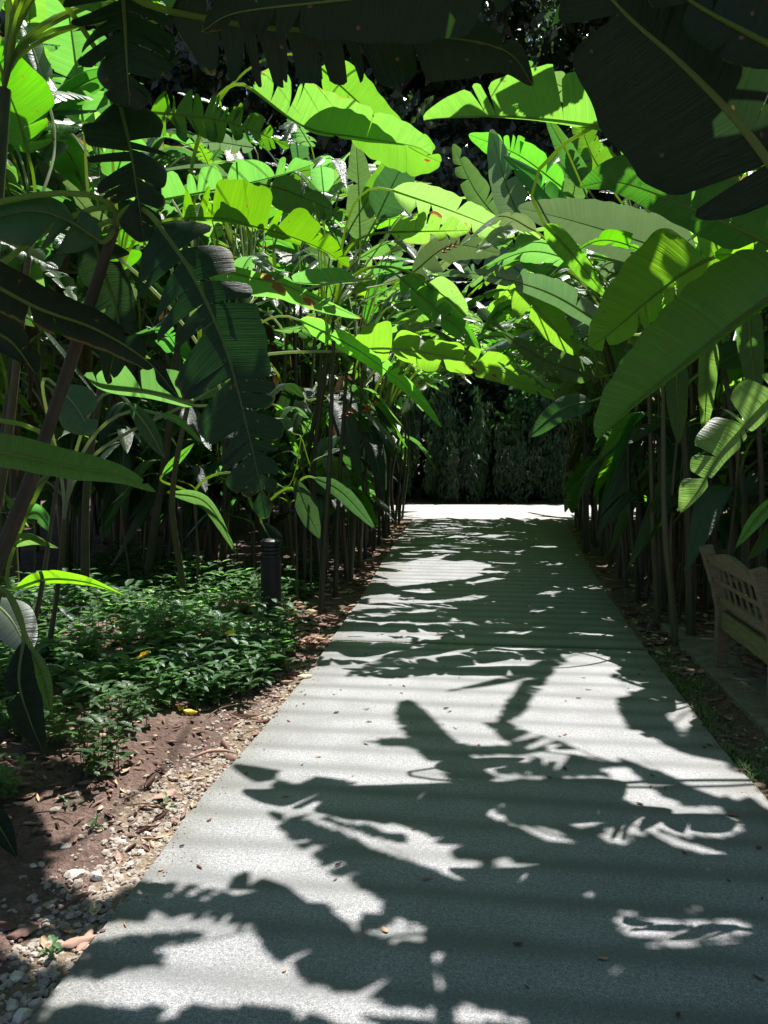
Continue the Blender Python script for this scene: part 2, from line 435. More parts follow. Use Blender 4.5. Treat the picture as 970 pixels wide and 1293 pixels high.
JOINT_Y = [float(gnd(700, 817)[1]), float(gnd(620, 690)[1])]
def concrete_mat():
    b = NB('walk_concrete')
    tc = b.node('ShaderNodeTexCoord').outputs['Object']
    sp = b.node('ShaderNodeSeparateXYZ'); b.link(tc, sp.inputs[0])
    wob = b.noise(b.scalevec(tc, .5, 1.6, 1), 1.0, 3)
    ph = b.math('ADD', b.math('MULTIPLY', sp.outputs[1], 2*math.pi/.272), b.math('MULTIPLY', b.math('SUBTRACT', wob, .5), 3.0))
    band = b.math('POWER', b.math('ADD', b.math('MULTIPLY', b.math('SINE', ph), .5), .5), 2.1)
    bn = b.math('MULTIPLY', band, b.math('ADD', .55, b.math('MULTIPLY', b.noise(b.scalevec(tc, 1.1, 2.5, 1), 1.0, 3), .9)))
    sg = b.noise(tc, 190, 2, .9); sg2 = b.noise(tc, 70, 4, .85); bl = b.noise(tc, 2.2, 5, .6)
    base = b.ramp(bl, [(.25, (.20, .20, .211)), (.75, (.315, .315, .331))])
    agg = b.ramp(b.math('ADD', b.math('MULTIPLY', sg, .55), b.math('MULTIPLY', sg2, .45)), [(.37, (.10, .10, .11)), (.46, (.66, .66, .66)), (.54, (1.08, 1.08, 1.07)), (.63, (2.1, 2.08, 2.0))])
    c = b.mix(1.0, base, agg, 'MULTIPLY')
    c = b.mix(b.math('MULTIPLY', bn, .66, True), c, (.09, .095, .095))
    # grime towards the planted edges
    ed = b.math('ABSOLUTE', sp.outputs[0])
    e2 = b.math('ADD', ed, b.math('MULTIPLY', b.math('SUBTRACT', b.noise(tc, 6, 5, .7), .5), .5))
    c = b.mix(b.math('MULTIPLY', b.ramp(b.math('DIVIDE', e2, 2.0), [(.5, (0, 0, 0)), (.68, (1, 1, 1))]), .6), c, (.095, .09, .06))
    stn = b.ramp(b.noise(b.scalevec(tc, 1.4, 2.2, 1), 1.0, 6, .7, .6), [(.5, (0, 0, 0)), (.66, (1, 1, 1))])
    c = b.mix(b.math('MULTIPLY', stn, .42), c, (.115, .113, .113))
    for jy in JOINT_Y:
        dj = b.math('ABSOLUTE', b.math('SUBTRACT', sp.outputs[1], jy))
        dj = b.math('ADD', dj, b.math('MULTIPLY', b.math('SUBTRACT', b.noise(tc, 9, 4, .7), .5), .12))
        c = b.mix(b.math('MULTIPLY', b.ramp(dj, [(.0, (1, 1, 1)), (.07, (0, 0, 0))]), .7), c, (.06, .06, .045))
    h = b.math('ADD', b.math('MULTIPLY', sg, .6), b.math('MULTIPLY', sg2, .6))
    p = b.bsdf(c, .55, .75, b.bump(h, .6, .006))
    return b.done(p.outputs[0])
M['concrete'] = concrete_mat()

def simple(name, c1, c2, scale=8, rough=.7, bump=.3, stretch=(1, 1, 1), spec=.4, rnd_amt=0.0):
    b = NB(name)
    tc = b.node('ShaderNodeTexCoord').outputs['Object']
    v = b.scalevec(tc, *stretch)
    n = b.noise(v, scale, 5, .65)
    f = n
    if rnd_amt:
        rnd = b.node('ShaderNodeObjectInfo').outputs['Random']
        f = b.math('ADD', n, b.math('MULTIPLY', b.math('SUBTRACT', rnd, .5), rnd_amt), True)
    c = b.ramp(f, [(.3, c1), (.7, c2)])
    p = b.bsdf(c, rough, spec, b.bump(n, bump, .006))
    return b.done(p.outputs[0])
M['stone'] = simple('pale_stone', (.26, .215, .18), (.62, .56, .49), 42, .85, .35, rnd_amt=.5)
M['paver'] = simple('paving_stone', (.11, .09, .07), (.24, .20, .165), 9, .85, .5)
M['teak'] = simple('weathered_teak', (.08, .064, .037), (.20, .165, .10), 7, .75, .5, (2.5, 2.5, 14))
M['teak_moss'] = simple('mossy_teak', (.075, .085, .03), (.19, .18, .08), 7, .8, .5, (5, 1.2, 9))
M['bollard'] = simple('bollard_paint', (.006, .006, .0065), (.014, .014, .015), 20, .5, .1)
M['lens'] = simple('bollard_lens', (.02, .021, .02), (.04, .042, .04), 20, .3, .05)
M['dry'] = simple('dry_leaf', (.12, .056, .04), (.33, .2, .15), 9, .7, .4, rnd_amt=.8)
M['dry_pale'] = simple('dry_leaf_pale', (.34, .22, .13), (.55, .42, .28), 9, .7, .4, rnd_amt=.6)
M['yellow'] = simple('yellow_fallen_leaf', (.62, .40, .02), (.85, .62, .04), 9, .5, .2)
M['grass'] = simple('grass_blade', (.03, .08, .015), (.09, .17, .03), 5, .5, .1)
M['moss'] = simple('moss_green', (.08, .09, .02), (.2, .2, .06), 40, .95, .5)
M['bract'] = simple('red_bract', (.32, .02, .015), (.55, .07, .02), 9, .4, .1)
M['twig'] = simple('dry_twig', (.10, .07, .045), (.24, .18, .12), 12, .85, .4)
M['kerb'] = simple('far_pavement', (.30, .275, .265), (.42, .385, .37), 6, .85, .3)

# ---------------------------------------------------------------- the big paddle leaf
def profile(s, kind='paddle'):
    if kind == 'lance':
        return np.sin(math.pi*np.clip(s, 0, 1)**.8)**.85
    a = (1-np.exp(-s/.055))**.8
    b = np.maximum(1-s**2.6, 0)**.72
    return a*b

def leaf_geo(P, hint, wl, wr, fold=(8, 8), droop=(25, 25), tears=(4, 4), rng=None, flop=18, nl=36, nm=4, ripple=.06, wear=.35, kind='paddle', vein=14, upz=True, gap=7, narrow=1.0, spots=()):
    """P: midrib control points, base first. returns V,F,U,W of the blade and the midrib stations with frame."""
    rng = rng or RNG
    C, L = catmull(P, nl)
    T = nrm(np.gradient(C, axis=0))
    hint = np.asarray(hint, float)
    S = hint[None]-T*(T@hint)[:, None] if hint.ndim == 1 else hint-T*(np.sum(T*hint, 1))[:, None]
    S = nrm(S)
    N = np.cross(T, S)
    if upz and N[:, 2].mean() < 0: N = -N
    ss = np.linspace(0, 1, nl)
    Vs, Fs, Us, Ws, n0 = [], [], [], [], 0
    for k, (sg, w0) in enumerate(((1, wl), (-1, wr))):
        if w0 <= 0: continue
        nt = int(tears[k])
        br = np.sort(rng.uniform(.08, .93, nt)) if nt else np.array([])
        keep = [0.0]
        for x in br:
            if x-keep[-1] > .022: keep.append(float(x))
        keep.append(1.0)
        for q in range(len(keep)-1):
            s0, s1 = keep[q], keep[q+1]
            ns = max(4, int(round((s1-s0)*nl))+1)
            s = np.linspace(s0, s1, ns)
            c = np.stack([np.interp(s, ss, C[:, i]) for i in range(3)], 1)
            t = nrm(np.stack([np.interp(s, ss, T[:, i]) for i in range(3)], 1))
            sd = nrm(np.stack([np.interp(s, ss, S[:, i]) for i in range(3)], 1))*sg
            nn = nrm(np.stack([np.interp(s, ss, N[:, i]) for i in range(3)], 1))
            w = w0*profile(s, kind)
            e0 = (s-s0)*L; e1 = (s1-s)*L
            torn0, torn1 = q > 0, q < len(keep)-2
            cr = rng.uniform(.02, .22, 2)
            if torn0: w = w*(1-cr[0]*np.exp(-e0/(.012+.02*rng.random())))
            if torn1: w = w*(1-cr[1]*np.exp(-e1/(.012+.02*rng.random())))
            if nt: w = w*rng.uniform(.86, 1.02)
            w = w*(1+.025*np.sin(s*L*rng.uniform(20, 45)+rng.uniform(0, 6)))
            sgap = R(rng.normal(0, gap)) if nt else 0
            sflop = R(rng.normal(0, flop)) if nt else R(rng.normal(0, flop*.3))
            a = R(vein)+R(34)*s**3+sgap
            rel = (s-s0)/(s1-s0)-.5
            nar = rng.uniform(.12, .62)*narrow if (torn0 or torn1) else 0
            if torn0 or torn1: w = w*(1-rng.uniform(0, .22)*np.clip(rel*rng.choice([-1, 1])+.5, 0, 1))
            shift = -rel*min((s1-s0)*L, .16)*nar*np.where((rel > 0), float(torn1), float(torn0))
            v = np.linspace(0, 1, nm+1)
            th = R(fold[k])+(sflop-R(droop[k]))*v[None]**1.15+ripple*np.sin(s[:, None]*L*9+rng.uniform(0, 6))*v[None]
            # a torn strip also curls along its edges
            D = sd*np.cos(a)[:, None]+t*np.sin(a)[:, None]
            dv = w[:, None]/nm
            thm = (th[:, 1:]+th[:, :-1])/2
            step = dv[..., None]*(np.cos(thm)[..., None]*D[:, None]+np.sin(thm)[..., None]*nn[:, None])
            V = np.concatenate([c[:, None], c[:, None]+np.cumsum(step, 1)], 1)
            V = V+t[:, None]*(shift[:, None]*v[None]**1.3)[..., None]
            u = np.stack([np.broadcast_to((s*L)[:, None], V.shape[:2]), sg*v[None]*np.ones_like(s)[:, None]*w0], -1)
            segw = rng.random()**2*1.0*wear
            wr_ = wear*.34*v[None]**6+segw*v[None]**3*1.0
            wr_ = np.broadcast_to(wr_, V.shape[:2]).copy()
            wr_ += wear*.8*np.clip((s[:, None]-.9)/.1, 0, 1)**2
            for (sp_s, sp_side, sp_v, sp_r) in spots:
                if sp_side == sg: wr_ += 1.1*np.exp(-((((s[:, None]-sp_s)*L)**2+((v[None]-sp_v)*w0)**2)/sp_r**2))
            F = grid_faces(ns, nm+1)+n0
            if sg < 0: F = F[:, ::-1]
            Vs.append(V.reshape(-1, 3)); Us.append(u.reshape(-1, 2)); Ws.append(wr_.ravel()); Fs.append(F); n0 += ns*(nm+1)
    return (np.concatenate(Vs), np.concatenate(Fs), np.concatenate(Us), np.concatenate(Ws)), (C, T, S, N, L)

def bez(a, b, c, d, n=10):
    t = np.linspace(0, 1, n)[:, None]
    return a*(1-t)**3+3*b*t*(1-t)**2+3*c*t*t*(1-t)+d*t**3

HERO_STATS = []
def clip_faces(geo, mask):
    """torn-away pieces: drops the faces standing in the sun's way and whatever then no longer hangs on the midrib"""
    V, F, U, W = geo
    cen = V[F].mean(1)
    F = F[~hits(cen, mask)]
    if not len(F): return V, F, U, W
    lab = np.arange(len(V))
    while True:
        m = lab[F].min(1)
        new = lab.copy()
        for k in range(4): np.minimum.at(new, F[:, k], m)
        new = new[new]
        if (new == lab).all(): break
        lab = new
    rib = np.unique(lab[np.abs(U[:, 1]) < 1e-6])
    used = np.zeros(len(V), bool); used[F.ravel()] = True
    F = F[np.isin(lab[F[:, 0]], rib)]
    if not len(F): return V, F, U, W
    ids, inv = np.unique(F, return_inverse=True)
    return V[ids], inv.reshape(F.shape), U[ids], W[ids]

def add_leaf(plant, base, top, topdir, P, hint, wl, wr, mat='leaf', stalk='stalk', rad=.011, clip=None, sep=True, **kw):
    """one leaf (blade mesh + its stalk as a sub-part) of a plant; P in world space"""
    P = np.asarray(P, float)
    geo, (C, T, S, N, L) = leaf_geo(P, hint, wl, wr, **kw)
    if clip is not None:
        geo = clip_faces(geo, clip)
        if len(geo[1]) < 12: return None
    d = np.linalg.norm(C[0]-top)
    pet = bez(np.asarray(top, float), top+np.asarray(topdir)*d*.45, C[0]-T[0]*d*.4, C[0], 12)
    off = -N*(rad*.35)
    rib = np.concatenate([pet[:-1], C+off*np.linspace(1, .3, len(C))[:, None]])
    r = np.concatenate([np.linspace(rad*1.25, rad, len(pet)-1), rad*np.linspace(1, .12, len(C))**1.0])
    mb = MB(); mb.add(*geo)
    if not sep:
        tube(mb, rib, r, 6, mat=1)
        mb.build('leaf', [M[mat], M[stalk]], plant, base)
        return geo[0]
    lo = mb.build('leaf', M[mat], plant, base)
    mb = MB(); tube(mb, rib, r, 6)
    mb.build('leaf_stalk', M[stalk], lo, base)
    return geo[0]

def stem_tube(plant, base, top, r0, r1, mat='stem', bend=.12, rng=RNG):
    base = np.asarray(base, float); top = np.asarray(top, float)
    m = (base+top)/2+np.array([rng.normal(0, bend), rng.normal(0, bend), 0])
    c, L = catmull([base-np.array([0, 0, .05]), base*.72+m*.28+np.array([0, 0, .02]), m, top], 22)
    r = np.linspace(r0, r1, 22)*(1+.10*np.abs(np.sin(np.linspace(0, 9, 22)+rng.uniform(0, 6))))
    mb = MB(); tube(mb, c, r, 9)
    o = mb.build('stem', M[mat], plant, base)
    return nrm(c[-1]-c[-3])

# --- front plants, each leaf laid out along its own midrib
PLANTS = {
 # key: base xyz, top xyz, radius, stem material, name, label
 'PL1': ((-2.9, 3.6, 0), (-1.72, 3.6, 2.62), .045, 'stem_brown', 'banana_plant', 'leaning brown banana stem with big dark torn leaf hanging beside the groundcover bed'),
 'PL2': ((-2.75, 2.5, 0), (-2.25, 2.9, 3.6), .05, 'stem_brown', 'banana_plant', 'tall banana plant whose dark leaf reaches across the top of the walk'),
 'PL3': ((-2.75, 4.2, 0), (-2.35, 4.15, 1.45), .018, 'stem', 'young_heliconia', 'slim young heliconia with one bright yellow-green leaf just above the groundcover'),
 'PL4': ((-2.35, 3.45, 0), (-2.26, 3.45, .92), .013, 'stem', 'young_heliconia', 'low heliconia with a pale leaf and a dark leaf drooping over bare soil'),
 'PL5': ((-1.95, 2.75, 0), (-1.92, 2.75, .5), .012, 'stem', 'young_heliconia', 'small heliconia shoot with dark drooping leaf tip beside the gravel edge'),
 'PL6': ((-4.0, 5.6, 0), (-3.35, 5.6, 3.0), .045, 'stem', 'banana_plant', 'banana plant with yellow-edged torn leaf high at the far left edge'),
 'PC1': ((-3.0, 8.8, 0), (-2.8, 8.3, 2.1), .03, 'stem', 'heliconia_plant', 'heliconia with two long pale arching stalks reaching over the walk'),
 'PC2': ((-3.7, 6.9, 0), (-3.1, 6.5, 2.9), .04, 'stem', 'heliconia_plant', 'heliconia with comb-like shredded bright leaves above the dark hanging leaf'),
 'PC3': ((-3.0, 7.6, 0), (-2.6, 7.0, 2.4), .035, 'stem', 'heliconia_plant', 'heliconia holding a narrow leaf with a large brown dead patch'),
 'PC4': ((-1.95, 9.0, 0), (-1.6, 8.2, 2.9), .035, 'stem', 'heliconia_plant', 'heliconia with upright and scalloped leaves at the middle of the tunnel'),
 'PC5': ((-3.6, 8.0, 0), (-2.9, 7.7, 4.2), .045, 'stem', 'heliconia_plant', 'tall heliconia whose glowing leaf ends in an orange decay spot'),
 'PR1': ((2.75, 4.5, 0), (2.25, 4.35, 2.75), .045, 'stem', 'heliconia_plant', 'heliconia behind the bench with one huge dark leaf sweeping down'),
 'PR2': ((2.85, 5.3, 0), (2.45, 5.0, 2.75), .04, 'stem', 'heliconia_plant', 'heliconia with a broad glowing torn leaf crossed by a shadow band'),
 'PR3': ((2.35, 3.7, 0), (1.95, 3.6, 2.1), .03, 'stem', 'heliconia_plant', 'heliconia with a folded half-lit torn leaf hanging in front of the bench'),
 'PR4': ((2.5, 3.0, 0), (2.0, 3.05, 2.8), .05, 'stem', 'banana_plant', 'banana plant with vast dark notched leaf across the top right'),
 'PR5': ((2.75, 5.9, 0), (2.4, 5.6, 3.4), .045, 'stem', 'heliconia_plant', 'heliconia with a long straight horizontal leaf lit from above'),
 'PR6': ((2.05, 8.6, 0), (1.9, 8.2, 2.8), .035, 'stem', 'heliconia_plant', 'heliconia with a pale toothed leaf pointing across the walk'),
 'PR7': ((2.15, 6.7, 0), (1.95, 6.4, 2.4), .03, 'stem', 'heliconia_plant', 'heliconia with green blades hanging straight down above the bench'),
 'PR8': ((2.0, 10.2, 0), (1.2, 9.6, 3.2), .04, 'stem', 'heliconia_plant', 'tall heliconia with pale curled leaves below the dark gap in the roof'),
 'PR9': ((2.7, 8.9, 0), (2.5, 8.6, 3.0), .04, 'stem', 'heliconia_plant', 'heliconia with one smooth pale blue-green leaf pointing at the dark gap'),
 'PL7': ((-3.25, 5.5, 0), (-3.05, 5.45, 1.1), .022, 'stem', 'young_heliconia', 'heliconia with thin pale slanting stalks and glossy blue-green leaves behind the brown stem'),
 'PU1': ((-1.95, 8.0, 0), (-1.95, 7.95, 1.15), .014, 'stem', 'young_heliconia', 'young heliconia with a glossy white-shining leaf behind the bollard'),
 'PU2': ((-2.9, 7.6, 0), (-2.85, 7.5, 1.1), .014, 'stem', 'young_heliconia', 'young heliconia with long drooping blade over the groundcover'),
}
# leaf: plant, [(px,py,Y)..] base->tip, left width, right width (CCW / CW side seen in the picture), roll, options
LEAVES = [
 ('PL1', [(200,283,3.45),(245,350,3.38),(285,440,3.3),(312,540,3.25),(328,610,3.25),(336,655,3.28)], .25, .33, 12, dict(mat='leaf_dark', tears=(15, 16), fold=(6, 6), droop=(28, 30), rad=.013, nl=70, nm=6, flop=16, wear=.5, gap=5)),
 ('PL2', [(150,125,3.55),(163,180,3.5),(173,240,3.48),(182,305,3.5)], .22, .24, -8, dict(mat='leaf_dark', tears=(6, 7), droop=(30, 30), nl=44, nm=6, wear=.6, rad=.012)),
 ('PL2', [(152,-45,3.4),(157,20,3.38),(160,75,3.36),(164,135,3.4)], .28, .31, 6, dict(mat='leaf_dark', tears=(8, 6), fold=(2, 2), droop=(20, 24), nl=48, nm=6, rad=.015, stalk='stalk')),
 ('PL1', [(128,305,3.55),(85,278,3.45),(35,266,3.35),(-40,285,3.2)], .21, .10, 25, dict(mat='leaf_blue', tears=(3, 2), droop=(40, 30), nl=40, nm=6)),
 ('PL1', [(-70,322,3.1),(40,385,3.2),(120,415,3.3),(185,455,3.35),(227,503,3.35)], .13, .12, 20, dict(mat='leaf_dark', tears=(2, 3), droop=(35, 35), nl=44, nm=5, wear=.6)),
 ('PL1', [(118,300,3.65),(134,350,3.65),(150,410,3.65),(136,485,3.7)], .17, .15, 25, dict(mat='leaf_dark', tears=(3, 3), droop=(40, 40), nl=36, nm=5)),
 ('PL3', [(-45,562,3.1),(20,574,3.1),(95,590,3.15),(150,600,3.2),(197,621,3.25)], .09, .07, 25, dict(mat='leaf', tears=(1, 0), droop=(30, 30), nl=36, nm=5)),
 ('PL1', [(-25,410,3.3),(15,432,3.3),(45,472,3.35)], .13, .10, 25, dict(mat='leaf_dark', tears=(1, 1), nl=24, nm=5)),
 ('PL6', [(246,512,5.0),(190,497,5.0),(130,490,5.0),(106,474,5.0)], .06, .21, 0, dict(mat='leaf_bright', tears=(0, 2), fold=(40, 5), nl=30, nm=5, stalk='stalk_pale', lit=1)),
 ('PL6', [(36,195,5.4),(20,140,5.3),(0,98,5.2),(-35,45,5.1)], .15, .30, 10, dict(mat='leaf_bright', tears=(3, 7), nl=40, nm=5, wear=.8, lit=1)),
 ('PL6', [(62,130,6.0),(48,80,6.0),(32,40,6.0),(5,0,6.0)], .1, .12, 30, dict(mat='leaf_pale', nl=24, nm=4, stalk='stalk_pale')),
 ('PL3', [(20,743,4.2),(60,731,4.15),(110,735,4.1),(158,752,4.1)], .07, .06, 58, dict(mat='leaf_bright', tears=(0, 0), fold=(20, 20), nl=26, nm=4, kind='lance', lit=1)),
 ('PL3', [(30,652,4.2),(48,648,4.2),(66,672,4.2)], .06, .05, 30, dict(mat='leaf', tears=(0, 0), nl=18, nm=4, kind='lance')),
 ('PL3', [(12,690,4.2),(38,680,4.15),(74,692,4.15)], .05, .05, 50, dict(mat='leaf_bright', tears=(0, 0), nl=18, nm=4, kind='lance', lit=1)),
 ('PL4', [(-14,755,3.6),(14,782,3.55),(37,826,3.5)], .10, .09, 15, dict(mat='leaf_pale', tears=(0, 0), nl=22, nm=5, kind='lance', lit=1)),
 ('PL4', [(30,808,3.45),(24,860,3.4),(38,910,3.4),(57,954,3.4)], .085, .085, 12, dict(mat='leaf_dark', tears=(0, 1), nl=26, nm=5, kind='lance')),
 ('PL4', [(38,815,3.45),(54,850,3.45),(66,905,3.45)], .035, .04, 30, dict(mat='leaf', tears=(0, 0), nl=20, nm=4, kind='lance')),
 ('PL5', [(-40,1000,2.8),(-4,1040,2.8),(22,1083,2.8)], .05, .05, 15, dict(mat='leaf_dark', tears=(0, 0), nl=20, nm=4, kind='lance')),
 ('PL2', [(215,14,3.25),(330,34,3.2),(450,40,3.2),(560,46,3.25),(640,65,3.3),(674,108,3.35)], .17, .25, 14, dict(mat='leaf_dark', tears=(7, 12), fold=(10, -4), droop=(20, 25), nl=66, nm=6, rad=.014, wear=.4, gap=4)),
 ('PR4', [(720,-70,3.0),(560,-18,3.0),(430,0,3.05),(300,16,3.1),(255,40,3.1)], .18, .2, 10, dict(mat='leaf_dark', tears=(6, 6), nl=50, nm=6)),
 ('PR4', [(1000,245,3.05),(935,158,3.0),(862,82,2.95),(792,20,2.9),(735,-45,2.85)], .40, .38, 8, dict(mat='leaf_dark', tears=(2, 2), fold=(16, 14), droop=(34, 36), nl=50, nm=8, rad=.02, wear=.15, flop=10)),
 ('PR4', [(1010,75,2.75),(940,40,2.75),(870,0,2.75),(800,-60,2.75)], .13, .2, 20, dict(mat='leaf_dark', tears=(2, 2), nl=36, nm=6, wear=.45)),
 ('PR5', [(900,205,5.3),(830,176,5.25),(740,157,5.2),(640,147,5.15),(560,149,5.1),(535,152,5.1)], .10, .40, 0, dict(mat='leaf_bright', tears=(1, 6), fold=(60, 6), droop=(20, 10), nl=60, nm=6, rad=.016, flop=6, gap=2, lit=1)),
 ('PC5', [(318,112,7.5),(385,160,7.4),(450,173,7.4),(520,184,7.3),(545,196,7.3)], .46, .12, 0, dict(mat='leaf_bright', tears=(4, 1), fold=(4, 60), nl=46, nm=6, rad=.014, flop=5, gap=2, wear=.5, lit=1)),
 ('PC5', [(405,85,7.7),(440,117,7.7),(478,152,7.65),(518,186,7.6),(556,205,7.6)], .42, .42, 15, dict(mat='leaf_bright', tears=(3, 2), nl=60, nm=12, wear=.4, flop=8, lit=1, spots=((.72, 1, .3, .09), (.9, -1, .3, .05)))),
 ('PC2', [(205,252,6.5),(290,236,6.5),(350,222,6.5),(397,207,6.5)], .27, .06, 0, dict(mat='leaf_bright', tears=(6, 0), fold=(4, 60), nl=44, nm=5, wear=.6, lit=1)),
 ('PC2', [(230,276,6.2),(282,276,6.2),(322,286,6.2),(365,298,6.2),(409,316,6.2),(440,338,6.2)], .32, .10, 0, dict(mat='leaf_bright', tears=(14, 4), fold=(4, 40), nl=60, nm=5, flop=20, gap=7, lit=1)),
 ('PC3', [(290,224,6.8),(353,238,6.8),(396,255,6.8),(440,275,6.8)], .16, .24, 0, dict(mat='leaf', tears=(7, 11), nl=50, nm=5, flop=20, gap=7, lit=1)),
 ('PC2', [(190,142,6.1),(257,148,6.1),(303,159,6.1),(341,174,6.1),(365,186,6.1)], .22, .22, 10, dict(mat='leaf', tears=(18, 18), nl=66, nm=4, flop=32, gap=14)),
 ('PC3', [(452,354,7.4),(400,358,7.4),(358,355,7.4)], .045, .21, 0, dict(mat='leaf_bright', tears=(0, 2), fold=(50, 4), nl=30, nm=5, stalk='stalk_pale', lit=1)),
 ('PC3', [(250,330,6.1),(310,349,6.0),(353,358,6.0),(396,376,6.0),(457,402,6.0)], .07, .16, 0, dict(mat='leaf_bright', tears=(1, 1), nl=60, nm=8, wear=1.0, lit=1, spots=((.45, 1, .5, .08), (.5, -1, .3, .08), (.68, -1, .4, .07)))),
 ('PC1', [(378,404,8.1),(427,428,8.0),(467,452,7.95),(520,495,7.9),(558,540,7.9)], .17, .125, 10, dict(mat='leaf_bright', tears=(4, 1), nl=50, nm=5, stalk='stalk_pale', wear=.6, lit=1)),
 ('PC1', [(440,443,8.2),(490,440,8.2),(560,450,8.2),(640,472,8.1),(702,505,8.0)], .28, .2, 6, dict(mat='leaf_bright', tears=(10, 5), nl=70, nm=9, stalk='stalk_pale', rad=.014, wear=.6, lit=1, spots=((.58, -1, .45, .05), (.68, -1, .55, .045)))),
 ('PC4', [(495,240,8.0),(570,266,8.0),(650,298,8.0)], .22, .2, 10, dict(mat='leaf_bright', tears=(2, 3), nl=40, nm=5, lit=1)),
 ('PC4', [(476,275,8.6),(500,225,8.6),(524,184,8.6)], .2, .24, 10, dict(mat='leaf_blue', tears=(0, 0), nl=30, nm=5)),
 ('PC4', [(455,305,9),(453,235,9),(449,172,9)], .18, .18, 15, dict(mat='leaf', tears=(1, 1), nl=30, nm=5, lit=1)),
 ('PC4', [(458,262,9),(488,214,9),(513,180,9)], .12, .145, 25, dict(mat='leaf_bright', nl=26, nm=5, tears=(0, 1), lit=1)),
 ('PC4', [(492,293,7.4),(540,292,7.4),(594,291,7.4)], .2, .13, 0, dict(mat='leaf_bright', tears=(4, 3), nl=36, nm=5, wear=.9, lit=1)),
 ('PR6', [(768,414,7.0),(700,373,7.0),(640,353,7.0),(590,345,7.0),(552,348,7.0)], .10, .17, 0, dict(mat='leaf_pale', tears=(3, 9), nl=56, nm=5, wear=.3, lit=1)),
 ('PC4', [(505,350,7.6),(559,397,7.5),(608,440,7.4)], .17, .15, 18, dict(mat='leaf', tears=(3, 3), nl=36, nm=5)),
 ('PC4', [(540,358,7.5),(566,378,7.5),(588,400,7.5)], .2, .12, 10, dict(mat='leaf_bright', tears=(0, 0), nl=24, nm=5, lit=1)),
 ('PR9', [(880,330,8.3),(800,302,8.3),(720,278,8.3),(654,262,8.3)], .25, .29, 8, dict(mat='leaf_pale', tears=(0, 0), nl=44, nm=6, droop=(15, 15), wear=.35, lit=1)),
 ('PR1', [(1000,322,4.3),(922,284,4.2),(839,249,4.2),(778,230,4.2),(732,236,4.2)], .13, .27, 4, dict(mat='leaf', tears=(2, 4), nl=50, nm=6, wear=.6, gap=6, flop=14)),
 ('PR2', [(935,310,4.7),(871,340,4.6),(823,376,4.55),(775,417,4.5),(747,438,4.5)], .22, .30, 6, dict(mat='leaf_bright', tears=(5, 3), nl=50, nm=6, rad=.014, wear=.5, lit=1)),
 ('PR2', [(1000,338,4.6),(945,322,4.6),(902,322,4.6)], .08, .12, 5, dict(mat='leaf_bright', tears=(0, 2), nl=26, nm=5, lit=1)),
 ('PR1', [(1020,342,4.1),(936,402,4.0),(880,446,3.95),(830,486,3.9),(790,520,3.9),(756,555,3.9)], .03, .30, -6, dict(mat='leaf', tears=(0, 0), fold=(40, 10), droop=(20, 26), nl=56, nm=7, rad=.017, wear=.12, flop=4, gap=1.5)),
 ('PR3', [(1000,480,3.5),(968,508,3.45),(938,540,3.4),(908,575,3.35),(880,622,3.3),(860,648,3.3)], .06, .15, 0, dict(mat='leaf_bright', tears=(3, 5), nl=48, nm=6, wear=.35, gap=6, lit=1)),
 ('PR3', [(990,620,3.4),(957,654,3.4),(929,692,3.4)], .03, .03, 20, dict(mat='leaf_bright', tears=(0, 0), nl=22, nm=4, kind='lance')),
 ('PR6', [(652,360,8.0),(690,403,8.0),(729,448,8.0)], .21, .22, 5, dict(mat='leaf_bright', tears=(0, 1), nl=32, nm=5, lit=1)),
 ('PR7', [(853,450,6.0),(855,500,5.95),(857,560,5.95)], .085, .085, 10, dict(mat='leaf', tears=(0, 0), nl=28, nm=5, lit=1)),
 ('PR7', [(896,425,6.0),(893,480,6.0),(889,550,6.0)], .08, .085, 30, dict(mat='leaf_bright', tears=(0, 0), nl=28, nm=5)),
 ('PR7', [(945,385,5.8),(950,450,5.8),(957,510,5.8)], .1, .1, 20, dict(mat='leaf', tears=(0, 0), nl=28, nm=5)),
 ('PR7', [(748,506,7.3),(710,516,7.2),(667,552,7.2)], .12, .11, 15, dict(mat='leaf_blue', tears=(0, 0), nl=28, nm=5)),
 ('PR5', [(688,283,5.2),(722,320,5.2),(765,374,5.2)], .075, .08, 8, dict(mat='leaf_bright', tears=(0, 0), nl=28, nm=5, lit=1)),
 ('PR6', [(742,238,9),(712,186,9),(689,146,9)], .1, .1, 20, dict(mat='leaf', tears=(0, 0), nl=26, nm=5, lit=1)),
 ('PR6', [(750,475,8.2),(690,455,8.2),(636,420,8.2)], .15, .15, 10, dict(mat='leaf', tears=(3, 4), nl=32, nm=5)),
 ('PR8', [(668,300,9.5),(640,235,9.5),(620,163,9.5)], .22, .2, 10, dict(mat='leaf_pale', tears=(2, 3), nl=30, nm=5, lit=1)),
 ('PR8', [(725,310,9.3),(690,245,9.3),(636,196,9.3)], .22, .22, 25, dict(mat='leaf', tears=(3, 2), nl=34, nm=5)),
 ('PR8', [(715,345,9.4),(650,312,9.4),(592,300,9.4)], .2, .22, 6, dict(mat='leaf_bright', tears=(4, 3), nl=34, nm=5)),
 ('PR8', [(660,345,9.2),(620,322,9.2),(575,330,9.2)], .2, .18, 30, dict(mat='leaf_pale', tears=(2, 2), nl=34, nm=5)),
 ('PR8', [(700,290,9.6),(725,240,9.6),(722,175,9.6)], .2, .2, 20, dict(mat='leaf_bright', tears=(2, 2), nl=34, nm=5)),
 ('PR8', [(712,238,9.6),(655,196,9.6),(592,170,9.6)], .2, .22, 8, dict(mat='leaf_bright', tears=(6, 5), nl=44, nm=5, lit=1)),
 ('PR8', [(640,290,9.8),(600,240,9.8),(572,182,9.8)], .17, .2, 15, dict(mat='leaf', tears=(5, 7), nl=44, nm=5, lit=1)),
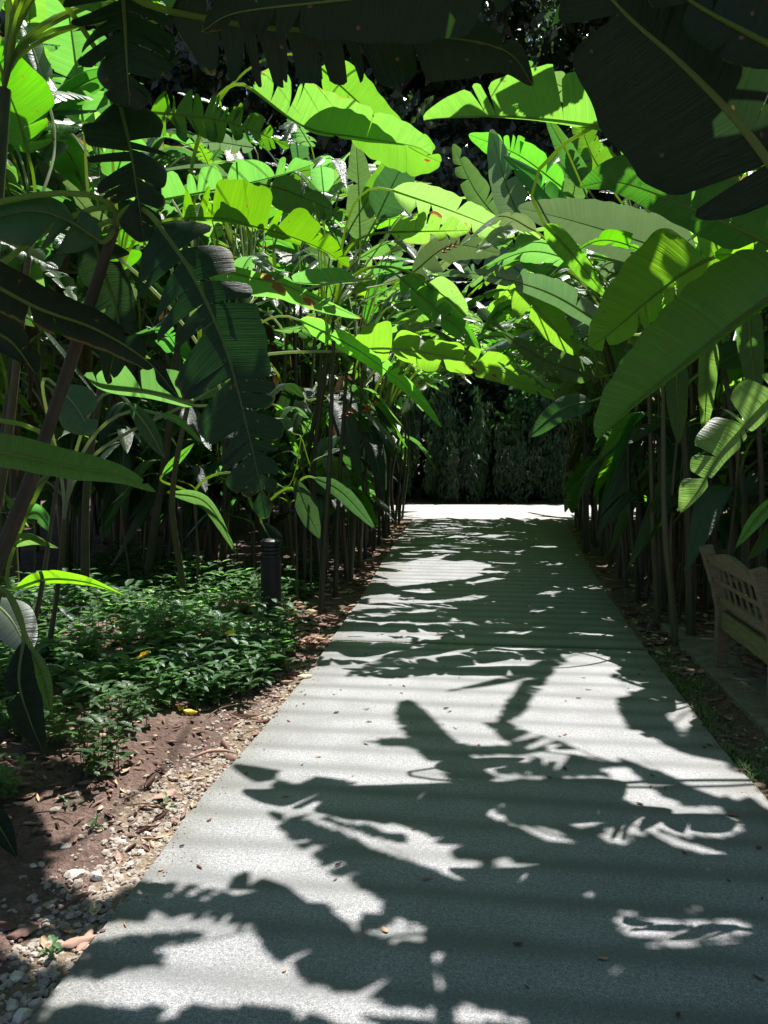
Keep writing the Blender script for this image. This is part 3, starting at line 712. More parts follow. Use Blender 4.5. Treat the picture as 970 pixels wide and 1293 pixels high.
 ('PR9', [(760,150,9.6),(715,112,9.6),(668,96,9.6)], .2, .2, 10, dict(mat='leaf_bright', tears=(5, 5), nl=44, nm=5, lit=1)),
 ('PR9', [(770,235,9.2),(745,190,9.2),(728,140,9.2)], .2, .2, 20, dict(mat='leaf', tears=(4, 6), nl=44, nm=5, lit=1)),
 ('PC4', [(520,345,8.6),(570,310,8.6),(632,320,8.6)], .2, .22, 20, dict(mat='leaf_pale', tears=(3, 2), nl=34, nm=5)),
 ('PL7', [(72,488,5.2),(95,512,5.2),(117,548,5.2)], .16, .17, 12, dict(mat='leaf_blue', tears=(1, 0), nl=28, nm=5, stalk='stalk_pale', kind='lance')),
 ('PL7', [(163,508,5.4),(186,538,5.4),(208,578,5.4)], .09, .09, 20, dict(mat='leaf_blue', tears=(0, 0), nl=28, nm=5, stalk='stalk_pale', kind='lance', lit=1)),
 ('PL7', [(200,522,5.5),(228,532,5.5),(259,562,5.5)], .05, .06, 35, dict(mat='leaf_bright', tears=(0, 0), nl=24, nm=4, stalk='stalk_pale', kind='lance', lit=1)),
 ('PL7', [(245,505,5.6),(272,490,5.6),(300,486,5.6)], .05, .06, 35, dict(mat='leaf', tears=(0, 0), nl=24, nm=4, stalk='stalk_pale', kind='lance', lit=1)),
 ('PU1', [(374,606,7.9),(386,640,7.85),(404,680,7.8)], .13, .12, 12, dict(mat='leaf_blue', tears=(0, 0), nl=24, nm=5, kind='lance', lit=1)),
 ('PU1', [(396,603,7.9),(432,622,7.8),(476,670,7.8)], .09, .09, 30, dict(mat='leaf_blue', tears=(0, 0), nl=28, nm=5, kind='lance')),
 ('PU1', [(330,660,7.9),(345,690,7.8),(350,715,7.8)], .13, .12, 12, dict(mat='leaf_dark', tears=(0, 0), nl=24, nm=5, kind='lance')),
 ('PU2', [(214,622,7.4),(262,636,7.3),(303,705,7.2)], .09, .10, 25, dict(mat='leaf', tears=(0, 0), nl=28, nm=5, kind='lance', lit=1)),
 ('PU2', [(310,610,7.4),(318,635,7.3),(331,656,7.2)], .04, .05, 40, dict(mat='leaf_bright', tears=(0, 0), nl=20, nm=4, kind='lance', lit=1)),
 ('PU2', [(205,600,7.4),(225,580,7.4),(245,560,7.4)], .06, .05, 40, dict(mat='leaf_bright', tears=(0, 0), nl=20, nm=4, kind='lance', lit=1)),
]
OBJ = {}
for key, (base, top, r, sm, name, label) in PLANTS.items():
    grp = None
    o = thing(name, label, 'banana plant' if name == 'banana_plant' else 'heliconia', base)
    td = stem_tube(o, base, top, r, r*.5, sm, .08)
    OBJ[key] = (o, np.array(base, float), np.array(top, float), td)
lit_hero_V = []
for idx, (key, pts, wl, wr, roll, kw) in enumerate(LEAVES):
    kw = dict(kw)
    P = np.array([at(*p) for p in pts])
    t = nrm(P[-1]-P[0]); view = nrm(P[len(P)//2]-CAM)
    S = nrm(np.cross(t, view))
    c, s_ = math.cos(R(roll)), math.sin(R(roll))
    S = S*c+np.cross(t, S)*s_
    is_lit = kw.pop('lit', 0)
    o, base, top, td = OBJ[key]
    if is_lit:     # blades that glow in the photo lie flatter to the sun
        T0 = t; best = max((0, 28, -28), key=lambda a: abs(np.cross(T0, S*math.cos(R(a))+np.cross(T0, S)*math.sin(R(a)))@SUN)+(.12 if a == 0 else 0))
        if best:
            S = S*math.cos(R(best))+np.cross(t, S)*math.sin(R(best)); wl *= 1.1; wr *= 1.1
    V = add_leaf(o, base, top, td, P, S, wl, wr, rng=np.random.default_rng(100+idx), **kw)
    if is_lit:
        lit_hero_V.append(V)
    HERO_STATS.append((idx, key, round(float(hits(V, lit).mean()), 2)))
print('HERO shadow on lit:', [h for h in HERO_STATS if h[2] > .12])
for V in lit_hero_V:
    i, j, ok = shadow_ij(V); HERO[i[ok], j[ok]] = True
HERO = grow(HERO, 1)

# ---------------------------------------------------------------- tall plants whose leaves meet over the walk, out of the frame, blades cut to shape its shade
LITG = lit
shade_mask = lit | HERO
grow_lit = grow(lit, 1)
SHADE = [((-2.9, 1.6), 'L'), ((-3.2, 3.0), 'L'), ((-3.4, 4.6), 'L'), ((-2.6, .6), 'L'),
         ((2.7, 1.6), 'R'), ((2.9, 2.6), 'R'), ((3.0, 3.9), 'R'), ((3.1, 5.0), 'R'), ((3.2, 6.6), 'R'), ((2.6, .4), 'R')]
shade_labels = ['nearest of the tall banana plants that roof the start of the walk', 'tall banana plant roofing the walk behind the leaning brown stem',
 'tall banana plant roofing the walk beyond the groundcover bed', 'tall banana plant on the planted verge level with the viewer, bed side',
 'tall banana plant on the bench side at the very start', 'tall banana plant shading the walk just before the bench',
 'tall banana plant standing close before the bench, leaves overhead', 'tall banana plant rising directly behind the bench', 'tall banana plant rising past the far end of the bench', 'tall banana plant on the bench side level with the viewer']
sp = []
for ((x, y), side), lab in zip(SHADE, shade_labels):
    base = np.array([x, y, 0.]); h = 4.0+RNG.uniform(-.3, .3)
    top = np.array([x+(.35 if side == 'L' else -.35), y+RNG.uniform(-.1, .3), h])
    o = thing('banana_plant', lab, 'banana plant', base)
    td = stem_tube(o, base, top, .075, .04, 'stem', .06)
    sp.append((o, base, top, td, side))
rs = np.random.default_rng(5)
targets = []
for gy_ in np.arange(.9, 5.9, .30):
    for gx_ in np.arange(-3.0, 2.3, .52):
        targets.append((gx_+rs.uniform(-.18, .18), gy_+rs.uniform(-.12, .12)))
n_sh = 0
for (tx, ty) in targets:
    h = max(3.5, 2.2+.82*ty)+rs.uniform(0, .35)
    c = np.array([tx+SX*h, ty+SY*h, h])
    px_, py_, d_ = proj(c[None])
    if d_[0] > .5 and py_[0] > -25 and -60 < px_[0] < 1030: continue
    cand = []
    for q in sp:
        for _k in range(4):
            L = rs.uniform(.9, 1.5)
            d = c-q[2]; dh = nrm(np.array([d[0], d[1], 0.])); ang = rs.uniform(-1.0, 1.0)
            dh = np.array([dh[0]*math.cos(ang)-dh[1]*math.sin(ang), dh[0]*math.sin(ang)+dh[1]*math.cos(ang), 0])
            b0 = c-dh*L*.5
            pet = bez(q[2], q[2]+q[3]*np.linalg.norm(b0-q[2])*.45, b0-dh*.2, b0, 40)
            rib = c+dh*np.linspace(-.5, .5, 30)[:, None]*L+np.array([0, 0, .1])
            bad = hits(pet, grow_lit).sum()+hits(rib, lit).sum()*.8
            cand.append((bad*.35+np.linalg.norm(d[:2])*.5+rs.uniform(0, .25), q, dh, bad, L))
    _, q, dh, bad, L = min(cand, key=lambda z: z[0])
    if bad > 4: continue
    o, base, top, td, side = q
    P = [c-dh*L*.5+np.array([0, 0, -.02]), c+np.array([0, 0, .12]), c+dh*L*.5+np.array([0, 0, -.15])]
    hint = np.cross(dh, [0, 0, 1.])+np.array([0, 0, rs.uniform(-.35, .35)])
    V = add_leaf(o, base, top, td, P, hint, rs.uniform(.24, .34), rs.uniform(.24, .34), mat='leaf', clip=shade_mask, sep=False,
                 rng=rs, nl=84, nm=15, tears=(rs.integers(2, 6), rs.integers(2, 6)), droop=(22, 22), wear=.3, rad=.010)
    n_sh += V is not None
# leaves whose outlines fall on the sunlit middle of the walk
SHAPES = [([(745,1068),(650,1035),(590,985),(545,930),(512,884)], .24, .24), ([(660,946),(560,942),(455,936)], .07, .06), ([(697,832),(665,872),(640,914)], .12, .12),
          ([(722,828),(640,858),(560,874)], .12, .10), ([(860,990),(760,958),(690,932),(608,914)], .12, .14), ([(740,1078),(600,1042),(480,1012),(380,992),(288,964)], .24, .22),
          ([(930,962),(860,922),(800,880),(775,850)], .26, .24), ([(955,1036),(850,988),(762,958)], .12, .12), ([(800,1042),(710,1000),(620,958)], .24, .24),
          ([(620,1130),(500,1098),(400,1062),(340,1024)], .16, .2), ([(520,1180),(400,1190),(330,1130),(292,1102)], .2, .22), ([(330,1150),(240,1140),(165,1118)], .12, .12)]
for k, (px_l, wl_, wr_) in enumerate(SHAPES):
    G_ = np.array([gnd(*p) for p in px_l]); gm = G_[len(G_)//2]
    h = max(3.5, 2.15+.82*gm[1])
    hh = h+np.linspace(.05, -.1, len(G_))
    P = G_+np.stack([SX*hh, SY*hh, hh], 1)
    T0 = nrm(P[-1]-P[0]); hint = np.cross(T0, [0, 0, 1.])
    best = None
    for q in sp:
        b0 = P[0]; pet = bez(q[2], q[2]+q[3]*np.linalg.norm(b0-q[2])*.45, b0-nrm(P[1]-P[0])*.2, b0, 40)
        z = hits(pet, grow_lit).sum()*.4+np.linalg.norm((b0-q[2])[:2])*.5
        if best is None or z < best[0]: best = (z, q)
    o, base, top, td, side = best[1]
    add_leaf(o, base, top, td, P, hint, wl_, wr_, mat='leaf', clip=lit, sep=False, rng=np.random.default_rng(1200+k), nl=110, nm=16, tears=(6, 6), droop=(10, 10), fold=(4, 4), flop=6, gap=3, wear=.3, rad=.010)
print('shade leaves', n_sh)

# ---------------------------------------------------------------- the thickets: copies of a few heliconias
def archetype(k, rng):
    """a heliconia at the origin -> list of (mesh, verts) for stem and leaves"""
    H = rng.uniform(1.9, 3.0)
    lean = rng.uniform(.05, .42); az0 = rng.uniform(0, 6.28)
    top = np.array([math.cos(az0)*lean*H*.5, math.sin(az0)*lean*H*.5, H])
    c, _ = catmull([np.array([0, 0, -.06]), np.array([rng.normal(0, .03), rng.normal(0, .03), H*.4]), top], 14)
    mb = MB(); tube(mb, c, np.r_[np.linspace(.030, .014, 12), .009, .002]*rng.uniform(.75, 1.45), 7)
    items = [('stem', mb.mesh('stem', M['stem']), c)]
    nleaf = rng.integers(8, 11)
    for i in range(nleaf):
        az = az0+i*2.4+rng.normal(0, .35)
        d = np.array([math.cos(az), math.sin(az), 0])
        f = i/(nleaf-1)
        start = c[int(round((.30+.70*f**.7)*13))]
        el = R(35+45*f+rng.normal(0, 8))
        pl = rng.uniform(.35, .8)
        b0 = start+(d*math.cos(el)+np.array([0, 0, math.sin(el)]))*pl
        L = rng.uniform(.9, 1.65)
        e1 = el-R(rng.uniform(15, 40)); e2 = e1-R(rng.uniform(25, 60)); 
        p1 = b0+(d*math.cos(e1)+np.array([0, 0, math.sin(e1)]))*L*.5
        p2 = p1+(d*math.cos(e2)+np.array([0, 0, math.sin(e2)]))*L*.5
        hint = nrm(np.cross(d, [0, 0, 1.])*math.cos(.5)+np.array([0, 0, rng.normal(0, .45)]))
        w = rng.uniform(.12, .21)
        nt = int(rng.choice([0, 2, 5, 8, 12, 16]))
        geo, (C, T, S, N, LL) = leaf_geo([b0, p1, p2], hint, w, w*rng.uniform(.85, 1.1), fold=(rng.uniform(0, 25),)*2, droop=(rng.uniform(20, 55),)*2,
                                        tears=(nt, max(0, nt+int(rng.integers(-2, 3)))), rng=rng, nl=30, nm=4, flop=14, wear=float(rng.choice([.1, .3, .7])), gap=5)
        mb = MB(); mb.add(*geo)
        pet = bez(start, start+(nrm(c[-1]-c[-3]))*pl*.4, b0-T[0]*pl*.3, C[0], 8)
        rib = np.concatenate([pet[:-1], C-N*.003])
        r = np.concatenate([np.linspace(.012, .009, 7), np.linspace(.009, .0015, len(C))])
        tube(mb, rib, r, 5, mat=1)
        mk = rng.choice(['leaf', 'leaf_bright', 'leaf_bright', 'leaf', 'leaf', 'leaf_pale', 'leaf_blue'])
        items.append(('leaf', mb.mesh('leaf', [M[mk], M['stalk_pale' if rng.random() < .3 else 'stalk']]), np.vstack([geo[0][::3], C[::3]])))
    for q in range(int(rng.integers(1, 4))):     # dead leaves hanging against the stem
        az = rng.uniform(0, 6.28); d = np.array([math.cos(az), math.sin(az), 0]); st = c[int(rng.integers(6, 13))]
        L = min(rng.uniform(.5, 1.0), st[2]-.25)
        if L < .3: continue
        P = [st, st+d*.12+np.array([0, 0, .02]), st+d*.2+np.array([0, 0, -L*.5]), st+d*rng.uniform(.1, .25)+np.array([0, 0, -L])]
        geo, (C, T, S, N, LL) = leaf_geo(P, np.cross(d, [0, 0, 1.]), .09, .08, fold=(40, 40), droop=(-60, 60), tears=(4, 4), rng=rng, nl=24, nm=3, flop=30, wear=.8, kind='lance')
        mb = MB(); mb.add(*geo); items.append(('dead_leaf', mb.mesh('dead_leaf', M['leaf_dry']), np.vstack([geo[0][::3], C[::3]])))
    return items
ARCH = [archetype(k, np.random.default_rng(40+k)) for k in range(12)]

OPENING = [(492,642),(486,612),(520,545),(545,500),(610,478),(690,500),(706,560),(712,642)]
REJ = {}
def leaf_ok(V, front=False):
    px, py, d = proj(V)
    vis = (d > .3) & (px > -10) & (px < 980) & (py > -10) & (py < 1300)
    r = None
    lo = (np.abs(V[:, 0]) < 1.15) & (V[:, 2] < 1.75)
    if vis.any() and (in_poly(px, py, OPENING) & vis & (V[:, 1] < 23)).mean() > .04: r = 'open'
    elif vis.any() and (vis & (V[:, 1] < 5.2)).mean() > .08: r = 'near'
    elif lo.mean() > .05: r = 'walk'
    elif (V[:, 2] < .03).any(): r = 'ground'
    elif hits(V, lit).mean() > .04: r = 'lit'
    elif hits(V, litm).mean() > .10: r = 'litm'
    elif hits(V, HERO).mean() > .38: r = 'hero'
    REJ[r] = REJ.get(r, 0)+1
    return r is None

def place(x, y, rng, label, group, scale=1.0, name='heliconia_plant'):
    k = int(rng.integers(len(ARCH))); rot = rng.uniform(0, 6.28); s = scale*rng.uniform(.88, 1.15)
    base = np.array([x, y, gz(x, y)])
    c, n = math.cos(rot), math.sin(rot)
    Rm = np.array([[c, -n, 0], [n, c, 0], [0, 0, 1]])*s
    keep = [it for it in ARCH[k] if it[0] == 'stem' or leaf_ok(it[2]@Rm.T+base)]
    if len(keep) < 3: return 0
    o = thing(name, label, 'heliconia', base, group)
    o.rotation_euler = (0, 0, rot); o.scale = (s, s, s)
    for nm, me, _ in keep:
        ch = bpy.data.objects.new(nm, me); COL.objects.link(ch); ch.parent = o
    return len(keep)-1

# ---------------------------------------------------------------- ground, walk
def edges():
    Lp = [(60,1262),(180,1110),(260,1000),(330,925),(391,848),(455,760),(490,700),(518,662),(523,655)]
    Rp = [(970,1010),(920,955),(815,820),(760,740),(735,700),(720,670),(712,652)]
    l = np.array([gnd(*p)[:2] for p in Lp]); r = np.array([gnd(*p)[:2] for p in Rp])
    return l, r
EL, ER = edges()
def xl(y): return np.interp(y, np.r_[-6, EL[:, 1]], np.r_[EL[0, 0], EL[:, 0]])
def xr(y): return np.interp(y, np.r_[-6, ER[:, 1]], np.r_[ER[0, 0], ER[:, 0]])
YC0, YC1 = gnd(600, 655)[1], gnd(600, 637)[1]
print('walk', EL.round(2).tolist(), ER.round(2).tolist(), YC0, YC1)

def gz(x, y):
    """ground height: beds rise a little away from the walk"""
    x = np.asarray(x, float); y = np.asarray(y, float)
    dl = np.maximum(xl(y)-x, 0); dr = np.maximum(x-xr(y), 0)
    d = np.maximum(dl, dr)
    z = -.035+.17*(1-np.exp(-np.maximum(d-.25, 0)/1.2))+.02*np.sin(x*3.1+y*1.7)*np.minimum(d, 1)+.015*np.sin(x*7.3-y*5.1)*np.minimum(d, 1)
    z = np.where((dl <= 0) & (dr <= 0), -.06, z)
    f = np.clip((y-(YC0-.6))/.6, 0, 1)*np.clip(((YC1+1.4)-y)/.8, 0, 1)
    z = z*(1-f)+(-.06)*f
    return z if z.ndim else float(z)

def axis(parts):
    return np.unique(np.concatenate([np.arange(a, b, s) for a, b, s in parts]))
xs = axis([(-160, -20, 10), (-20, -6, 1), (-6, -2.6, .1), (-2.6, -1.1, .025), (-1.1, 1.0, .25), (1.0, 2.6, .04), (2.6, 6, .2), (6, 20, 1), (20, 161, 10)])
ys = axis([(-30, 0, 3), (0, 1.6, .2), (1.6, 5.2, .03), (5.2, 9, .07), (9, 24, .25), (24, 50, 2), (50, 301, 25)])
X, Y = np.meshgrid(xs, ys, indexing='ij')
Z = gz(X, Y)
rr = np.random.default_rng(3)
bedm = (X < xl(Y)-.05) | (X > xr(Y)+.05)
near = (np.abs(X) < 6) & (Y < 10)
Z = Z+np.where(bedm & near, rr.normal(0, .006, X.shape), 0)
dl = np.maximum(xl(Y)-X, 0); dr = np.maximum(X-xr(Y), 0)
wz = .24+.06*np.sin(Y*2.3)+.05*np.sin(Y*5.7+1)
gravel = np.where(X < 0, np.clip(1.25-dl/np.maximum(wz*1.2, .1), 0, 1)*np.clip((7.5-Y)/3, 0.25, 1), np.clip(1.0-dr/.3, 0, 1)*.7)
mb = MB(); mb.add(np.stack([X, Y, Z], -1).reshape(-1, 3), grid_faces(len(xs), len(ys)), W=gravel.ravel())
kind(mb.build('ground', M['soil']), 'structure')

mb = MB()
def slab(mb, poly, z0, z1, mat=0):
    """closed prism; poly = list of (left, right) pairs along y"""
    n = len(poly)
    V = []
    for (l, r) in poly: V += [[*l, z1], [*r, z1], [*l, z0], [*r, z0]]
    F = []
    for i in range(n-1):
        a, b = i*4, i*4+4
        F += [[a, a+1, b+1, b], [a+2, a, b, b+2], [a+1, a+3, b+3, b+1]]
    F += [[0, 2, 3, 1], [n*4-4, n*4-3, n*4-1, n*4-2]]
    mb.add(V, F, smooth=False, mat=mat)
joints = [-3.0, -0.1, gnd(700, 817)[1], gnd(620, 690)[1], YC0-.15]
we = np.random.default_rng(8)
for a, b in zip(joints[:-1], joints[1:]):
    yy = np.arange(a+.016, b-.03, .12); yy = np.r_[yy, b-.016]
    jl = we.normal(0, .0025, len(yy)); jr = we.normal(0, .0025, len(yy)); sh = we.normal(0, .02)
    slab(mb, [((float(xl(y))+j1+sh, y), (float(xr(y))+j2, y)) for y, j1, j2 in zip(yy, jl, jr)], -.10, 0.0)
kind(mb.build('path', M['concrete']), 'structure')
mb = MB()
slab(mb, [((-2.9, YC0-.14), (4.2, YC0-.14+.3)), ((-2.9, YC1-.25), (4.2, YC1+.5))], -.10, -.004)
kind(mb.build('cross_path', M['kerb']), 'structure')

HERO0 = HERO.copy()
rm = np.random.default_rng(123)
mids = []
for i, (x, y, tz) in enumerate([(-2.3, 9.6, 3.4), (-2.6, 10.8, 3.8), (-2.4, 12.2, 3.6), (-2.9, 13.6, 4.2), (-2.6, 15.2, 4.2), (-3.6, 9.8, 3.6), (-3.9, 11.6, 4.2), (-3.5, 16.5, 4.6),
                                (2.2, 9.6, 3.2), (2.5, 10.9, 3.6), (2.3, 12.3, 3.5), (2.9, 13.8, 4.0), (2.6, 15.4, 4.2), (3.3, 9.4, 3.4), (3.6, 11.8, 4.2), (3.3, 16.8, 4.5)]):
    base = np.array([x, y, gz(x, y)]); top = base+np.array([-np.sign(x)*.4, -.2, tz*.8])
    sd_ = 'bed side' if x < 0 else 'bench side'; dz = 'just past the ' + ('bollard' if x < 0 else 'bench') if y < 11.5 else 'toward the far bend'
    o = thing('heliconia_plant', 'taller heliconia with torn glossy leaves, second row on the %s, %s' % (sd_, dz), 'heliconia', base, 'second-row heliconias, %s, %s' % (sd_, dz))
    td = stem_tube(o, base, top, .035, .02, 'stem', .08, rm); mids.append((o, base, top, td))
nM = 0; tries = 0
while nM < 190 and tries < 5000:
    tries += 1
    px_, py_ = rm.uniform(170, 960), rm.uniform(80, 470)
    if 560 < px_ < 690 and 110 < py_ < 225: continue
    if py_ > 440 and 480 < px_ < 720: continue
    Yd = rm.uniform(7.6, 13.5)
    tip = at(px_, py_, Yd)
    if tip[2] > 5.6: continue
    o, base, top, td = min(mids, key=lambda q: np.linalg.norm((q[2]-tip)*[1, 1, .6])+rm.uniform(0, .6))
    d = np.array([tip[0]-top[0], tip[1]-top[1], 0.]); dl_ = np.linalg.norm(d)
    if dl_ < .3 or dl_ > 2.6: continue
    d = d/dl_
    d = nrm(d+np.array([0, -rm.uniform(0, 1.3), 0]))
    if hits(tip[None], HERO)[0]: continue
    L = rm.uniform(.9, 1.6); e1 = R(rm.uniform(5, 40)); e2 = e1-R(rm.uniform(30, 75))
    p1 = tip-(d*math.cos(e2)+np.array([0, 0, math.sin(e2)]))*L*.5
    p0 = p1-(d*math.cos(e1)+np.array([0, 0, math.sin(e1)]))*L*.5
    hint = nrm(np.cross(d, [0, 0, 1.])+np.array([0, 0, rm.normal(0, .35)]))
    nt = int(rm.choice([1, 4, 8, 12, 16])); w_ = rm.uniform(.13, .22)
    geo, (C, T, S, N, LL) = leaf_geo([p0, p1, tip], hint, w_, w_*rm.uniform(.85, 1.1), fold=(rm.uniform(0, 25),)*2, droop=(rm.uniform(15, 50),)*2, tears=(nt, max(0, nt+int(rm.integers(-2, 3)))), rng=rm, nl=46, nm=5, wear=float(rm.choice([.1, .3, .7])))
    if hits(geo[0], HERO).mean() > .22 or not leaf_ok(geo[0]): continue
    pet = bez(top, top+td*.25, C[0]-T[0]*.2, C[0], 9)
    if hits(pet, lit).mean() > .02: continue
    mb = MB(); mb.add(*geo); tube(mb, np.concatenate([pet[:-1], C-N*.003]), np.concatenate([np.linspace(.013, .009, 8), np.linspace(.009, .0015, len(C))]), 5, mat=1)
    mb.build('leaf', [M[str(rm.choice(['leaf', 'leaf_bright', 'leaf_bright', 'leaf', 'leaf_pale', 'leaf_blue']))], M[str(rm.choice(['stalk', 'stalk_pale']))]], o, base); nM += 1
    i_, j_, ok_ = shadow_ij(geo[0])
    for da in (-1, 0, 1):
        for db in (-1, 0, 1): HERO[np.clip(i_[ok_]+da, 0, GNX-1), np.clip(j_[ok_]+db, 0, GNY-1)] = True
print('mid leaves', nM, tries)
# ---------------------------------------------------------------- thicket planting
zones = []
def zone(n, xf, y0, y1, rng, label, group, step, scale=1.0):
    for y in np.arange(y0, y1, step):
        for x in xf(y):
            place(x+rng.uniform(-.14, .14), y+rng.uniform(-.2, .2), rng, label, group, scale)
rz = np.random.default_rng(21)
zl = lambda a, b, n: (lambda y: [float(xl(y))-d for d in np.linspace(a, b, n)])
zr = lambda a, b, n: (lambda y: [float(xr(y))+d for d in np.linspace(a, b, n)])
zone(0, zl(.5, .95, 2), 9.0, 13, rz, 'heliconia in the front row along the bed side, just past the bollard', 'heliconias past the bollard', .55, 1.1)
zone(0, zl(.45, .9, 2), 13.2, 18.5, rz, 'heliconia in the front row along the bed side, close to the far bend', 'heliconias by the far bend, bed side', .75, 1.15)
zone(0, zl(1.5, 5.0, 6), 9.2, 14, rz, 'heliconia deep in the thicket behind the groundcover bed', 'heliconias deep behind the groundcover bed', .8, 1.5)
zone(0, zl(1.6, 8.0, 7), 14.2, 23, rz, 'heliconia deep in the far thicket on the bed side', 'heliconias deep in the far thicket, bed side', 1.25, 1.8)
zone(0, lambda y: [-4.6, -5.5], 5.6, 9, rz, 'heliconia at the outer edge of the groundcover bed', 'heliconias at the outer edge of the bed', .6, 1.4)
zone(0, zr(.4, .85, 2), 7.2, 12, rz, 'heliconia stalk in the front row just past the bench', 'heliconias past the bench', .45, 1.1)
zone(0, zr(.2, .65, 2), 12.2, 18.5, rz, 'heliconia in the front row on the bench side, close to the far bend', 'heliconias by the far bend, bench side', .7, 1.15)
zone(0, zr(1.3, 4.4, 5), 6.8, 12, rz, 'heliconia deep in the thicket behind the bench', 'heliconias deep behind the bench', .8, 1.3)
zone(0, zr(1.4, 7.0, 6), 12.4, 22, rz, 'heliconia deep in the far thicket on the bench side', 'heliconias deep in the far thicket, bench side', 1.2, 1.7)
print('REJECT', REJ)
# arching heliconias that close the roof over the far half of the walk
ra = np.random.default_rng(66)
arch = []
for i, y in enumerate(np.r_[6.7, np.linspace(7.6, 18.5, 12)]):
    for side in ((-1, 1) if i else (1,)):
        x = (float(xl(y))-.3 if side < 0 else float(xr(y))+.3)
        base = np.array([x, y+ra.uniform(-.2, .2), 0.]); base[2] = gz(base[0], base[1])
        top = base+np.array([-side*.15, ra.uniform(-.1, .1), ra.uniform(2.1, 2.7)])
        far = 'far bend' if y > 13 else 'bollard' if side < 0 else 'bench'
        sd_ = 'bed side' if side < 0 else 'bench side'
        lab = 'heliconia leaning over the walk from the %s, %s' % (sd_, 'close to the far bend' if y > 13 else 'a little past the '+far)
        o = thing('heliconia_plant', lab, 'heliconia', base, 'arching heliconias, %s, %s' % (sd_, far))
        td = stem_tube(o, base, top, .028, .016, 'stem', .05, ra)
        arch.append((o, base, top, td, side))
marea = lit | litm
nA = 0
SHD = np.zeros((GNX, GNY), bool)
def arch_leaf(tx_, ty_, sz=1.0):
    global nA
    t = np.array([tx_, ty_])
    h = ra.uniform(2.7, 3.7)+.05*(ty_-6)+max(0, 6.4-ty_)*.45
    c = np.array([t[0]+SX*h, t[1]+SY*h, h])
    best = min(arch, key=lambda q: np.linalg.norm((q[2]-c)[:2]*[1.0, .8])+ra.uniform(0, .5)+.0)
    o, base, top, td, side = best
    d = c-top; dh = nrm(np.array([-side*max(abs(d[0]), .25), d[1], 0.]))
    L = ra.uniform(.9, 1.35)*sz; k = ra.uniform(-.5, .5); dh = np.array([dh[0]*math.cos(k)-dh[1]*math.sin(k), dh[0]*math.sin(k)+dh[1]*math.cos(k), 0])
    P = [c-dh*L*.5+np.array([0, 0, .02]), c+np.array([0, 0, .10]), c+dh*L*.5+np.array([0, 0, -ra.uniform(.1, .4)])]
    hint = np.cross(dh, [0, 0, 1.])+np.array([0, 0, ra.uniform(-.5, .5)])
    geo, (C, T, S, N, LL) = leaf_geo(P, hint, sz*ra.uniform(.15, .22), sz*ra.uniform(.15, .22), fold=(ra.uniform(0, 20),)*2, droop=(ra.uniform(15, 45),)*2, tears=(ra.integers(1, 8), ra.integers(1, 8)), rng=ra, nl=44, nm=8, wear=.4)
    px_, py_, d_ = proj(geo[0])
    if (in_poly(px_, py_, OPENING)).mean() > .04 or hits(geo[0], HERO0).mean() > .5: return
    geo = clip_faces(geo, marea)
    if len(geo[1]) < 60: return
    mk = str(ra.choice(['leaf', 'leaf_bright', 'leaf_bright', 'leaf_pale']))
    pet = bez(top, top+td*.2, C[0]-T[0]*.2, C[0], 9)
    if hits(pet, lit).mean() > .02 or hits(pet, litm).mean() > .25 or hits(C, lit).mean() > .1 or hits(C, litm).mean() > .3: return
    mb = MB(); mb.add(*geo); tube(mb, np.concatenate([pet[:-1], C-N*.003]), np.concatenate([np.linspace(.013, .009, 8), np.linspace(.009, .0015, len(C))]), 5, mat=1)
    mb.build('leaf', [M[mk], M[str(ra.choice(['stalk', 'stalk_pale']))]], o, base); nA += 1
    i_, j_, ok_ = shadow_ij(geo[0]); SHD[i_[ok_], j_[ok_]] = True
for ty_ in np.r_[np.arange(5.0, 12, .30), np.arange(12, 18.6, .38)]:
    for tx_ in np.arange(-1.5, 1.7, .34): arch_leaf(tx_+ra.uniform(-.2, .2), ty_+ra.uniform(-.15, .15))
n1 = nA
for q_ in range(420):          # second pass where the walk is still open to the sun
    yy_ = 5.2+12.6*ra.random()**1.4; xx_ = ra.uniform(-1.35, 1.4)
    a_, b_ = int((xx_-GX0)/GRES), int((yy_-GY0)/GRES)
    if b_ >= GNY or marea[a_, b_] or SHD[a_-3:a_+4, b_-3:b_+4].any(): continue
    arch_leaf(xx_, yy_, .8)
print('arch leaves', n1, nA)
# ---------------------------------------------------------------- bare stalks crowding the clumps (leaves lost overhead)
def bare(x, y, rng, label, group):
    h = rng.uniform(1.5, 2.6); b = np.array([x, y, gz(x, y)])
    t = np.array([rng.normal(0, .3), rng.normal(0, .3), h])
    c, _ = catmull([np.array([0, 0, -.05]), t*.45+np.array([rng.normal(0, .04), rng.normal(0, .04), 0]), t], 12)
    mb = MB(); tube(mb, c, np.r_[np.linspace(1, .55, 10), .35, .06]*rng.uniform(.010, .024), 7)
    az = rng.uniform(0, 6.28); d = np.array([math.cos(az), math.sin(az), 0])
    P = [c[-1]+np.array([0, 0, .1]), c[-1]+d*.35+np.array([0, 0, .55]), c[-1]+d*.8+np.array([0, 0, .7])]
    geo, (C, T, S, N, L) = leaf_geo(P, np.cross(d, [0, 0, 1.]), .14, .14, tears=(1, 2), rng=rng, nl=22, nm=3)
    ok = leaf_ok(geo[0]+b)
    o = thing('heliconia_stalk', label, 'heliconia stalk', b, group)
    s = mb.build('stem', M['stem'], o)
    if ok:
        m2 = MB(); m2.add(*geo); tube(m2, np.vstack([c[-1:], C]), np.linspace(.01, .002, len(C)+1), 5, mat=1)
        m2.build('leaf', [M['leaf'], M['stalk']], o)
rb = np.random.default_rng(33)
